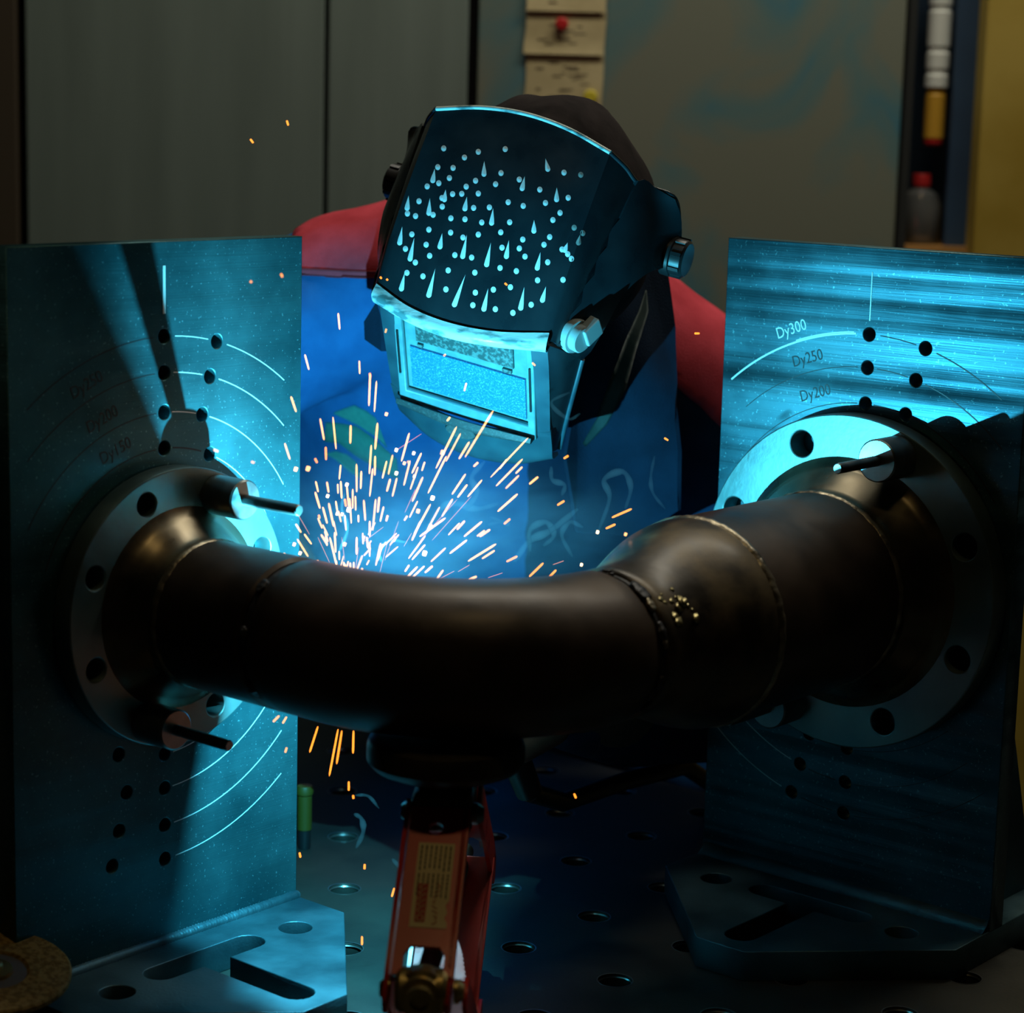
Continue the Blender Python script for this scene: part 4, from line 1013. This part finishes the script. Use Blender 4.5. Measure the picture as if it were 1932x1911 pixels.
# forehead shield (central panel)
SH = [[(-0.079, -0.006, 0.066), (-0.04, -0.023, 0.0675), (0, -0.029, 0.068), (0.04, -0.023, 0.0675), (0.079, -0.006, 0.066)],
      [(-0.080, 0.030, 0.104), (-0.04, 0.016, 0.104), (0, 0.010, 0.104), (0.04, 0.016, 0.104), (0.080, 0.030, 0.104)],
      [(-0.080, 0.073, 0.141), (-0.04, 0.064, 0.145), (0, 0.061, 0.146), (0.04, 0.064, 0.145), (0.080, 0.073, 0.141)],
      [(-0.080, 0.115, 0.173), (-0.04, 0.121, 0.181), (0, 0.123, 0.184), (0.04, 0.121, 0.181), (0.080, 0.115, 0.173)]]
FAC = [[(0.079, -0.006, 0.066), (0.084, -0.001, 0.062), (0.086, 0.002, 0.058)],
       [(0.080, 0.030, 0.104), (0.087, 0.036, 0.097), (0.091, 0.044, 0.088)],
       [(0.080, 0.073, 0.141), (0.090, 0.080, 0.130), (0.095, 0.086, 0.117)],
       [(0.080, 0.115, 0.173), (0.091, 0.121, 0.158), (0.099, 0.126, 0.143)]]
SID = [[(0.086, 0.002, 0.058), (0.091, 0.044, 0.088), (0.095, 0.086, 0.117), (0.099, 0.126, 0.143), (0.110, 0.138, 0.132), (0.124, 0.146, 0.122)],
       [(0.091, 0.016, 0.040), (0.100, 0.046, 0.070), (0.107, 0.078, 0.094), (0.112, 0.108, 0.108), (0.120, 0.128, 0.102), (0.128, 0.148, 0.098)],
       [(0.092, 0.034, 0.022), (0.106, 0.050, 0.054), (0.113, 0.070, 0.074), (0.121, 0.096, 0.078), (0.125, 0.118, 0.070), (0.130, 0.142, 0.062)]]
CHK = [[(0.079, -0.004, 0.060), (0.078, 0.000, 0.020), (0.076, 0.003, -0.030), (0.073, 0.012, -0.070)],
       [(0.087, 0.006, 0.050), (0.084, 0.012, 0.010), (0.079, 0.013, -0.034), (0.074, 0.018, -0.072)],
       [(0.092, 0.034, 0.022), (0.087, 0.028, -0.008), (0.081, 0.024, -0.040), (0.074, 0.024, -0.074)]]
CHIN = [[(-0.077, 0.002, -0.038), (-0.04, -0.005, -0.046), (0, -0.008, -0.048), (0.04, -0.005, -0.046), (0.077, 0.002, -0.038)],
        [(-0.076, 0.006, -0.058), (-0.04, -0.002, -0.068), (0, -0.006, -0.071), (0.04, -0.002, -0.068), (0.076, 0.006, -0.058)],
        [(-0.074, 0.011, -0.076), (-0.04, 0.002, -0.087), (0, -0.002, -0.090), (0.04, 0.002, -0.087), (0.074, 0.011, -0.076)],
        [(-0.071, 0.028, -0.086), (-0.04, 0.020, -0.097), (0, 0.016, -0.100), (0.04, 0.020, -0.097), (0.071, 0.028, -0.086)]]
FRO = [[(-0.079, -0.003, 0.062), (-0.066, -0.005, 0.062), (-0.064, -0.005, 0.062)],
       [(-0.078, 0.000, 0.010), (-0.066, -0.002, 0.010), (-0.064, -0.002, 0.010)],
       [(-0.076, 0.003, -0.045), (-0.066, 0.000, -0.045), (-0.064, 0.000, -0.045)]]
def hpart(name, plist, mat, thick, parent=None, sharp=35):
    bm = bmesh.new()
    for rows, nu, nv in plist: patch(bm, rows, nu, nv)
    bmesh.ops.remove_doubles(bm, verts=bm.verts, dist=0.0012)
    bmesh.ops.recalc_face_normals(bm, faces=bm.faces)
    bm.transform(HM)
    # make the outside face outwards
    ctr = HM @ Vector((0, 0.12, 0.04)); s = sum((f.normal.dot(f.calc_center_median() - ctr) for f in bm.faces))
    if s < 0: bmesh.ops.reverse_faces(bm, faces=bm.faces)
    me = bpy.data.meshes.new('t'); bm.to_mesh(me); bm.free()
    o = bpy.data.objects.new('t', me); COL.objects.link(o)
    md = o.modifiers.new('s', 'SOLIDIFY'); md.thickness = thick; md.offset = -1
    bake(o); o.name = name; o.data.materials.clear(); o.data.materials.append(mat)
    o.data.polygons.foreach_set('use_smooth', [True]*len(o.data.polygons)); o.data.set_sharp_from_angle(angle=math.radians(sharp))
    return adopt(o, parent or helm)
shellp = hpart('helmet_shell', [(SH, 6, 6), (FAC, 3, 6), (mir(FAC), 3, 6), (SID, 4, 4), (mir(SID), 4, 4), (CHK, 4, 4), (mir(CHK), 4, 4)], M_HELM, 0.003)
hpart('lens_surround', [(FRO, 2, 6)], M_HEDGE, 0.003); hpart('lens_surround', [(mir(FRO), 2, 6)], M_HEDGE, 0.003)
hpart('chin_panel', [(CHIN, 6, 4)], M_HEDGE, 0.003)
hb = bvh_of(shellp)
# rolled rim along the top of the shield and down its facets
rim = [SH[3][0], SH[3][1], SH[3][2], SH[3][3], SH[3][4]]
bmr = bmesh.new()
def smooth_line(P, n=40):
    P = [Vector(p) for p in P]; out = []
    for i in range(n+1):
        t = i/n*(len(P)-1); k = min(int(t), len(P)-2); f = t - k
        p1, p2 = P[k], P[k+1]; p0 = P[k-1] if k else p1*2 - p2; p3 = P[k+2] if k+2 < len(P) else p2*2 - p1
        out.append(0.5*((2*p1) + (p2 - p0)*f + (2*p0 - 5*p1 + 4*p2 - p3)*f*f + (3*p1 - p0 - 3*p2 + p3)*f**3))
    return out
tube('top_rim', [HM @ p for p in smooth_line(rim)], 0.0019, M_BROW, helm, 8)['label'] = 'shiny rolled edge over the forehead shield'
for s in (-1, 1):
    tube('side_rim', [HM @ Vector((s*p.x, p.y, p.z)) for p in smooth_line([FAC[3][0], FAC[3][1], FAC[3][2], SID[0][4], SID[0][5], SID[1][5], SID[2][5]])], 0.0020, M_HELM, helm, 8)
    tube('jaw_rim', [HM @ Vector((s*p.x, p.y, p.z)) for p in smooth_line([CHK[2][3], CHK[2][2], CHK[2][1], SID[2][0]])], 0.0024, M_HEDGE, helm, 8)
    # pivot knob
    F = HM @ frame((s*0.1285, 0.134, 0.072), (0, 1, 0), (0, 0, 1), (s, 0, 0)) if s > 0 else HM @ frame((s*0.1285, 0.134, 0.072), (0, -1, 0), (0, 0, 1), (s, 0, 0))
    kn = lathe('pivot_knob', [(0.017, -0.006), (0.0175, 0.002), (0.016, 0.003), (0.016, 0.012), (0.014, 0.014), (0, 0.014)], F, M_BLACK, helm, 24)
    for k in range(8):
        a = 2*PI*k/8; box('knob_rib', (0.0155, -0.0016, 0.003), (0.0172, 0.0016, 0.012), F @ Matrix.Rotation(a, 4, 'Z'), M_BLACK, kn)
# brow ridge: thick pale lip above the window
BR = [[(-0.080, -0.002, 0.0715), (-0.04, -0.0195, 0.0725), (0, -0.0255, 0.073), (0.04, -0.0195, 0.0725), (0.080, -0.002, 0.0715)],
      [(-0.081, -0.0095, 0.0655), (-0.04, -0.0260, 0.0675), (0, -0.0320, 0.068), (0.04, -0.0260, 0.0675), (0.081, -0.0095, 0.0655)],
      [(-0.080, -0.0095, 0.0575), (-0.04, -0.0235, 0.0590), (0, -0.0290, 0.0595), (0.04, -0.0235, 0.0590), (0.080, -0.0095, 0.0575)],
      [(-0.078, -0.003, 0.0515), (-0.04, -0.006, 0.0525), (0, -0.007, 0.0525), (0.04, -0.006, 0.0525), (0.078, -0.003, 0.0515)]]
hpart('brow_ridge', [(BR, 8, 5)], M_BROW, 0.002, sharp=70)['label'] = 'pale brow ridge over the filter window'
# filter cartridge
def hbox(name, lo, hi, mat, parent=helm, bev=0.0): return box(name, lo, hi, HM, mat, parent, bev)
fa, fb = 0.062, 0.042
hbox('cartridge_back', (-0.0635, 0.004, -0.046), (0.0635, 0.010, 0.054), M_LENSP)
bez = slab('lens_bezel', [[(-0.0655, -0.0470), (0.0655, -0.0470), (0.0655, 0.050), (-0.0655, 0.050)], [(-0.0585, -0.0350), (0.0585, -0.0350), (0.0585, 0.047), (-0.0585, 0.047)]], 0.006, HM @ frame((0, -0.0035, 0), (1, 0, 0), (0, 0, 1), (0, -1, 0)), M_LENSP, helm, bevel=0.001)
hbox('filter_glass', (-0.0545, 0.0015, -0.0320), (0.0545, 0.0045, 0.0110), M_LENS)
hbox('solar_strip', (-0.0480, 0.0018, 0.0190), (0.0440, 0.0045, 0.0400), M_SOLAR)
hbox('sensor', (0.0335, 0.0012, 0.0130), (0.0420, 0.0045, 0.0165), M_SOLAR)
hbox('sensor', (-0.0470, 0.0012, 0.0130), (-0.0420, 0.0045, 0.0160), M_SOLAR)
LIP = [[(-0.0645, -0.0105, -0.0405), (0, -0.0120, -0.0420), (0.0645, -0.0105, -0.0405)], [(-0.0645, -0.0115, -0.0455), (0, -0.0150, -0.0500), (0.0645, -0.0115, -0.0455)], [(-0.0635, 0.000, -0.0480), (0, -0.006, -0.0530), (0.0635, 0.000, -0.0480)]]
hpart('bottom_lip', [(LIP, 10, 4)], M_DLIP, 0.0015)
lathe('release_tab', [(0, 0.003), (0.014, 0.003), (0.016, 0.0), (0.016, -0.004)], HM @ frame((0.0, -0.0135, -0.0525), (1, 0, 0), (0, 0.4, 0.92), (0, -0.92, 0.4)) @ Matrix.Diagonal((1, 0.38, 1, 1)), M_DLIP, helm, 24)
for s in (-1, 1):
    hbox('bezel_catch', (s*0.0622 - 0.0008, -0.0050, -0.016), (s*0.0622 + 0.0008, -0.0034, 0.030), M_BLACK)
# shade knob on the cheek
kp, kn_ = hit(hb, 1085, 634, 0.0)
if kp is None: kp = HM @ Vector((0.092, 0.02, 0.03))
kz = HELM_R @ Vector((0.93, -0.30, 0.05)); kz.normalize(); kx = HELM_R @ Vector((0.30, 0.93, 0.25)); kx = (kx - kz*kx.dot(kz)).normalized()
KF = frame(kp, kx, kz.cross(kx), kz) @ Matrix.Scale(0.76, 4)
kb = lathe('shade_knob', [(0.0185, -0.006), (0.0195, 0.0), (0.0185, 0.003), (0.0150, 0.003), (0.0150, 0.011), (0.0135, 0.0125), (0.0, 0.0125)], KF, M_KNOB, helm, 36)
kb['label'] = 'pale round shade knob on the helmet cheek'
box('knob_grip', (0.002, -0.011, 0.003), (0.026, 0.011, 0.016), KF, M_KNOB, kb, 0.0015)
# painted drops: pale dots and teardrops over the forehead shield (photo coordinates inside the crop at 500,150)
DROP = []
DOTS = [(724,279),(808,316),(864,293),(973,282),(762,358),(747,399),(700,355),(704,420),(815,434),(853,410),(956,379),(934,424),(1030,405),(1113,446),(1211,377),(1279,386),(1228,479),(657,433),(717,480),(760,464),(797,463),(864,462),(985,497),(1046,512),(1136,500),(1195,540),(1166,569),(624,493),(718,515),(845,520),(909,518),(577,543),(610,553),(681,548),(753,562),(810,566),(878,579),(991,578),(595,627),(664,608),(752,620),(802,640),(864,628),(955,619),(1044,648),(1153,638),(1130,669),(653,669),(569,686),(667,714),(769,711),(837,721),(960,681),(1030,684),(1053,717),(1203,688),(1226,707),(1241,726),(1145,740),(609,741),(575,783),(640,797),(742,773),(850,782),(952,763),(1018,776),(1207,811),(1104,813),(733,850),(852,863),(925,851),(994,841),(842,914),(933,930),(1004,945),(1078,912),(1287,622),(1252,600)]
TEARS = [(887,382,888,330),(680,408,688,360),(1145,362,1136,320),(1042,440,1052,392),(727,485,732,445),(664,540,668,480),(810,522,818,474),(1181,485,1182,437),(918,580,924,520),(1089,612,1090,568),(546,660,556,595),(588,725,605,640),(709,676,718,622),(801,715,818,628),(898,748,915,660),(978,715,988,650),(1103,762,1116,698),(553,846,566,782),(664,872,690,765),(768,910,812,790),(887,928,904,846),(1036,924,1050,840),(1124,892,1138,838),(1215,690,1226,660),(1270,660,1276,628),(576,520,582,470)]
bm = bmesh.new(); bmd = bmesh.new()
def drop(px, py, tx, ty, w, target):
    "flat blob of paint, tail towards (tx, ty)"
    c, n = hit(hb, px, py, 0.0001)
    if c is None: return
    lp = []
    dx, dy = tx - px, ty - py; L_ = math.hypot(dx, dy)
    ux, uy = (dx/L_, dy/L_) if L_ > 1 else (0, -1)
    m = 14
    for k in range(m):
        a = 2*PI*k/m; al, ac = math.cos(a), math.sin(a)
        along = al*w*1.15
        if al > 0 and L_ > 1: along = al*L_; ac *= (1 - al)**0.75 if al < 1 else 0
        lp.append((px + ux*along - uy*ac*w, py + uy*along + ux*ac*w))
    vs_ = []
    for q in lp:
        p, nn = hit(hb, q[0], q[1], 0.0001)
        if p is None or (p - c).length > 0.04: return
        vs_.append(target.verts.new(p))
    cv = target.verts.new(c + n*0.0003)
    for k in range(m): target.faces.new((vs_[k], vs_[(k+1) % m], cv))
sc = 900/1932
for x, y in DOTS:
    drop(500 + x*sc, 150 + y*sc, 500 + x*sc, 150 + y*sc, 5.0, bm if x < 1245 else bmd)
for x, y, tx, ty in TEARS:
    drop(500 + x*sc, 150 + y*sc, 500 + tx*sc, 150 + ty*sc, 5.0, bm if x < 1260 else bmd)
for b_, nm, mt in ((bm, 'painted_drops', M_PAINT), (bmd, 'painted_drops', M_PAINTD)):
    bmesh.ops.recalc_face_normals(b_, faces=b_.faces)
    o = from_bm(nm, b_, mt, helm); o['label'] = 'pale dots and teardrops painted on the forehead shield'; o['kind'] = 'stuff'
# ------------------------------------------------------------------ sparks
def spark_mesh(name, mat, seg=6):
    prof = [(0.0, 0.0), (0.55, 0.02), (0.9, 0.10), (1.0, 0.4), (1.0, 0.85), (0.75, 0.95), (0.0, 1.0)]
    V = []; F = []
    for r, z in prof:
        for k in range(seg): V.append((r*math.cos(2*PI*k/seg), r*math.sin(2*PI*k/seg), z))
    for i in range(len(prof)-1):
        for k in range(seg): F.append((i*seg+k, i*seg+(k+1) % seg, (i+1)*seg+(k+1) % seg, (i+1)*seg+k))
    me = bpy.data.meshes.new(name); me.from_pydata(V, [], F); me.update(); me.materials.append(mat)
    me.polygons.foreach_set('use_smooth', [True]*len(F))
    return me
SPM = {'w': spark_mesh('spark_white', M_SPARK), 'o': spark_mesh('spark_orange', M_SPARKO), 'd': spark_mesh('spark_dim', M_SPARKD), 'h': spark_mesh('spark_hot', M_SPARKH)}
ARC_Y = (INV @ ARC).y
srnd = random.Random(21)
def spark(x0, y0, x1, y1, wpx, kind, Y, label, group):
    p0, p1 = PX(x0, y0, Y), PX(x1, y1, Y)
    d = p1 - p0
    if d.length < 0.0015: d = UP*0.0015
    o = bpy.data.objects.new('spark', SPM[kind]); COL.objects.link(o)
    r = wpx/2/FPX*Y
    o.location = p0; o.rotation_mode = 'QUATERNION'; o.rotation_quaternion = d.to_track_quat('Z', 'Y'); o.scale = (r, r, d.length)
    tag(o, label, 'spark', group)
    return o
ZS = 1932/730
FAN = [(418,0,420,68),(472,65,466,228),(504,100,493,258),(76,178,103,258),(222,288,242,398),(286,280,302,444),(375,322,373,415),(509,310,497,445),(45,412,72,495),(668,360,628,505),(905,328,800,540),(925,362,850,505),(1088,248,945,484),(968,405,915,493),(1263,384,1072,585),(1155,492,1118,543),(1235,490,1100,628),(1233,530,1198,565),(1216,573,1148,640),(1312,580,1266,618),(1012,508,988,530),(872,282,855,303),(854,475,760,665),(745,505,730,552),(712,530,672,645),(736,580,682,705),(729,460,680,565),(672,498,640,625),(606,585,583,680),(573,590,555,655),(585,470,563,570),(555,500,533,590),(497,475,495,575),(478,420,468,568),(485,537,470,680),(428,550,425,642),(404,515,405,658),(325,520,318,595),(200,602,213,658),(256,605,265,660),(310,615,312,665),(197,655,222,740),(950,565,880,670),(958,618,908,685),(1032,595,958,682),(1210,665,1108,755),(1103,915,960,1003),(1095,948,1030,990),(945,800,905,845),(920,810,862,872),(1032,803,940,880),(1072,843,1018,880),(1045,848,1005,878),(885,690,830,780),(820,730,755,850),(775,715,690,870),(850,785,718,880),(750,872,663,990),(748,918,680,996),(850,935,775,1005),(957,895,868,965),(710,1028,640,1100),(745,1025,678,1088),(785,1025,745,1060),(838,1045,795,1105),(1005,1078,962,1095),(668,1020,645,1055),(435,860,437,918),(405,880,404,970),(372,1008,375,1070),(390,1005,390,1072),(432,1035,430,1070),(525,910,500,1025),(535,915,510,1000),(470,910,470,980),(265,710,290,830),(235,730,258,815),(100,815,128,860),(107,890,163,980),(142,865,180,918),(208,995,232,1040),(270,880,310,1045),(295,855,300,960),(385,640,385,740),(370,685,378,815),(398,675,400,750),(413,770,414,808),(440,695,448,800),(500,690,485,850),(518,680,510,760),(540,728,522,805),(560,772,552,803),(470,800,470,880),(325,600,330,690),(355,620,365,730),(658,775,642,800),(710,700,668,785),(725,800,680,900),(300,700,310,765),(245,850,262,905),(345,770,352,850),(455,880,462,940),(590,905,600,880),(40,960,85,1005)]
THIN = [(730,365,600,450),(980,675,780,900),(910,690,720,900),(700,640,645,760),(615,800,545,1000),(540,830,440,905),(95,740,170,870),(895,1050,800,1100),(970,1020,910,1055),(1135,1060,1060,1085),(1440,1000,1384,1020),(330,880,345,1000),(415,930,398,1050),(560,900,520,1060),(210,880,270,1010),(680,860,640,930)]
ORANGE = [(196,488,208,512),(250,430,252,498),(1172,790,1140,817),(1443,700,1406,723),(1780,740,1678,785),(1698,817,1648,840),(1463,475,1438,490),(1208,977,1152,1005),(1338,1010,1266,1080),(1402,1045,1362,1085),(215,770,220,790),(345,690,352,730),(470,62,473,85),(660,500,668,520)]
BLOB = [(550,268),(158,540),(353,620),(687,463),(640,513),(600,563),(780,687),(708,752),(740,963),(495,1070),(120,962),(90,918),(342,918),(1605,857),(1745,868),(97,543),(330,768),(770,828),(1525,1020),(257,677),(600,447),(362,745),(305,765),(690,578),(830,460)]
z2 = lambda x, y: (520 + x/ZS, 680 + y/ZS)
LF, GF = 'pale orange spark streaking upward from the hidden weld', 'sparks fanning up from the weld'
for a, b, c, d in FAN:
    spark(*z2(c, d), *z2(a, b), 3.6 + 1.2*srnd.random(), 'w', ARC_Y + 0.02 + 0.10*srnd.random(), LF, GF)
for a, b, c, d in THIN:
    spark(*z2(c, d), *z2(a, b), 1.7, 'd', ARC_Y + 0.03 + 0.10*srnd.random(), 'thin faint spark trail streaking upward from the hidden weld', 'faint thin spark trails')
for a, b, c, d in ORANGE:
    spark(*z2(c, d), *z2(a, b), 4.6, 'o', ARC_Y + 0.01 + 0.08*srnd.random(), 'deep orange spark flying at the edge of the fan', 'deep orange sparks')
for x, y in BLOB:
    px, py = z2(x, y); s = 3.4 + 2.6*srnd.random()
    spark(px, py + s*0.8, px + s*0.5, py - s*0.8, s*1.6, 'h' if srnd.random() < 0.6 else 'w', ARC_Y + 0.02 + 0.08*srnd.random(), 'round glowing bead of spatter among the spark streaks', 'glowing spatter beads')
for _ in range(24):
    a = math.radians(srnd.uniform(-32, 58)); r0 = srnd.uniform(8, 110); L_ = srnd.uniform(8, 34)
    bx_, by_ = 652 + srnd.uniform(-28, 30), 1092
    x0, y0 = bx_ + math.sin(a)*r0, by_ - math.cos(a)*r0
    spark(x0, y0, x0 + math.sin(a)*L_, y0 - math.cos(a)*L_, srnd.uniform(2.2, 4.2), 'w', ARC_Y + 0.015 + 0.05*srnd.random(), LF, GF)
LOW = [(600,1370,584,1420),(638,1375,621,1465),(645,1378,635,1442),(667,1378,666,1422),(541,1352,533,1365),(527,1350,515,1362),(541,1410,538,1420),(658,1474,658,1492),(666,1500,667,1507),(565,1608,567,1618),(688,1630,688,1640),(744,1675,739,1692),(683,1766,683,1783),(1083,1497,1087,1506)]
for a, b, c, d in LOW:
    spark(a, b, c, d, 4.6, 'o', ARC_Y - 0.02 + 0.06*srnd.random(), 'amber spark falling below the pipe above the table', 'sparks falling below the pipe')
STRAY = [(544,237,541,227),(478,270,472,262),(641,622,638,590),(583,698,575,668),(533,523,530,516),(475,533,472,530),(1320,629,1310,629),(1261,831,1253,826),(957,538,952,534),(951,1454,949,1451),(720,526,717,522),(732,529,729,526),(412,852,403,848),(480,873,474,871),(841,668,837,672),(1010,690,1004,684),(876,738,880,722),(727,628,729,620)]
for i, (a, b, c, d) in enumerate(STRAY):
    spark(a, b, c, d, 4.2, 'o' if i not in (2, 3) else 'w', (1.55 if a < 600 and b > 500 and i not in (2, 3) else ARC_Y + 0.12), 'lone spark drifting well away from the spark fan', 'stray sparks')
# ------------------------------------------------------------------ smoke
M_WISP = smoke_mat('wisp_smoke', 11.0)
M_HAZE = smoke_mat('thin_haze', 2.2)
def wisp(bm, pts, r):
    P = [PX(x, y, Y) for x, y, Y in pts]
    Q = []
    for i in range(len(P)-1):
        p1, p2 = P[i], P[i+1]; p0 = P[i-1] if i else p1*2 - p2; p3 = P[i+2] if i+2 < len(P) else p2*2 - p1
        for k in range(6):
            f = k/6; Q.append(0.5*((2*p1) + (p2 - p0)*f + (2*p0 - 5*p1 + 4*p2 - p3)*f*f + (3*p1 - p0 - 3*p2 + p3)*f**3))
    Q.append(P[-1]); n = len(Q)
    R_ = [r*(0.25 + math.sin(PI*min(1, (i+0.5)/n))**0.6*(0.8 + 0.25*math.sin(i*0.9))) for i in range(n)]
    tube('x', Q, R_, None, bm=bm, seg=8)
bm = bmesh.new()
YS = 1.74
for pts, r in (([(1075, 740, YS), (1040, 760, YS), (1072, 790, YS), (1095, 780, YS)], 0.0016),
               ([(1040, 880, YS), (1042, 905, YS), (1065, 915, YS), (1060, 935, YS)], 0.0022),
               ([(1130, 1000, YS), (1150, 940, YS), (1140, 905, YS), (1175, 890, YS), (1190, 920, YS), (1180, 960, YS)], 0.0026),
               ([(1235, 860, YS), (1228, 900, YS), (1232, 930, YS), (1255, 960, YS)], 0.0016),
               ([(1000, 1040, YS), (1000, 1000, YS), (1030, 985, YS), (1045, 1010, YS), (1025, 1030, YS)], 0.0026),
               ([(1080, 1050, YS), (1060, 1010, YS), (1075, 985, YS), (1100, 995, YS)], 0.0022),
               ([(920, 990, YS), (945, 985, YS), (962, 990, YS), (950, 985, YS), (925, 975, YS)], 0.0020),
               ([(640, 1040, 1.64), (655, 1000, 1.64), (645, 960, 1.64), (650, 930, 1.64)], 0.0016),
               ([(720, 1060, 1.64), (716, 1040, 1.64), (735, 1020, 1.64), (770, 1024, 1.64)], 0.0014),
               ([(880, 960, YS), (900, 930, YS), (890, 900, YS), (915, 870, YS)], 0.0026),
               ([(800, 1010, YS), (830, 960, YS), (860, 950, YS), (900, 960, YS), (940, 950, YS)], 0.0028),
               ([(970, 1060, YS), (1000, 1020, YS), (1040, 1000, YS), (1090, 960, YS)], 0.0030),
               ([(670, 1500, 1.66), (695, 1502, 1.66), (715, 1525, 1.66)], 0.0014),
               ([(668, 1535, 1.66), (682, 1545, 1.66), (685, 1570, 1.66), (672, 1600, 1.66)], 0.0022),
               ([(1135, 1395, 1.75), (1125, 1420, 1.75), (1100, 1450, 1.75)], 0.0016),
               ([(740, 1620, 1.62), (755, 1640, 1.62), (765, 1680, 1.62)], 0.0018)):
    wisp(bm, pts, r)
bmesh.ops.recalc_face_normals(bm, faces=bm.faces)
o = from_bm('smoke_wisps', bm, M_WISP, None, True)
tag(o, 'thin curling wisps of pale welding smoke rising behind the pipe', 'smoke', kind='stuff')
def haze_mat():
    m = bpy.data.materials.new('thin_haze'); m.use_nodes = True; N = m.node_tree.nodes; L = m.node_tree.links
    N.remove(N['Principled BSDF']); v = N.new('ShaderNodeVolumeScatter'); v.inputs['Color'].default_value = (0.55, 0.75, 0.95, 1); v.inputs['Anisotropy'].default_value = 0.0
    tc = N.new('ShaderNodeTexCoord'); ln = N.new('ShaderNodeVectorMath'); ln.operation = 'LENGTH'; L.new(tc.outputs['Object'], ln.inputs[0])
    mr = N.new('ShaderNodeMapRange'); mr.interpolation_type = 'SMOOTHSTEP'; mr.inputs[1].default_value = 0.15; mr.inputs[2].default_value = 0.97; mr.inputs[3].default_value = 1.0; mr.inputs[4].default_value = 0.0
    L.new(ln.outputs['Value'], mr.inputs[0])
    nz = N.new('ShaderNodeTexNoise'); nz.inputs['Scale'].default_value = 2.6; nz.inputs['Detail'].default_value = 3; nz.inputs['Distortion'].default_value = 1.2; L.new(tc.outputs['Object'], nz.inputs['Vector'])
    n2 = N.new('ShaderNodeMapRange'); n2.inputs[1].default_value = 0.38; n2.inputs[2].default_value = 0.66; n2.inputs[3].default_value = 0.25; n2.inputs[4].default_value = 1.7; L.new(nz.outputs['Fac'], n2.inputs[0])
    mu = N.new('ShaderNodeMath'); mu.operation = 'MULTIPLY'; L.new(mr.outputs[0], mu.inputs[0]); L.new(n2.outputs[0], mu.inputs[1])
    m3 = N.new('ShaderNodeMath'); m3.operation = 'MULTIPLY'; m3.inputs[1].default_value = 1.2; L.new(mu.outputs[0], m3.inputs[0])
    L.new(m3.outputs[0], v.inputs['Density']); L.new(v.outputs[0], N['Material Output'].inputs['Volume'])
    return m
bm = bmesh.new(); bmesh.ops.create_icosphere(bm, subdivisions=4, radius=1.0)
o = from_bm('smoke_haze', bm, haze_mat(), None, True)
o.location = PX(835, 1000, 1.735); o.rotation_euler = (0, 0, A); o.scale = (0.20, 0.085, 0.085)
tag(o, 'soft blue lit haze of welding smoke hanging over the arc', 'haze', kind='stuff')
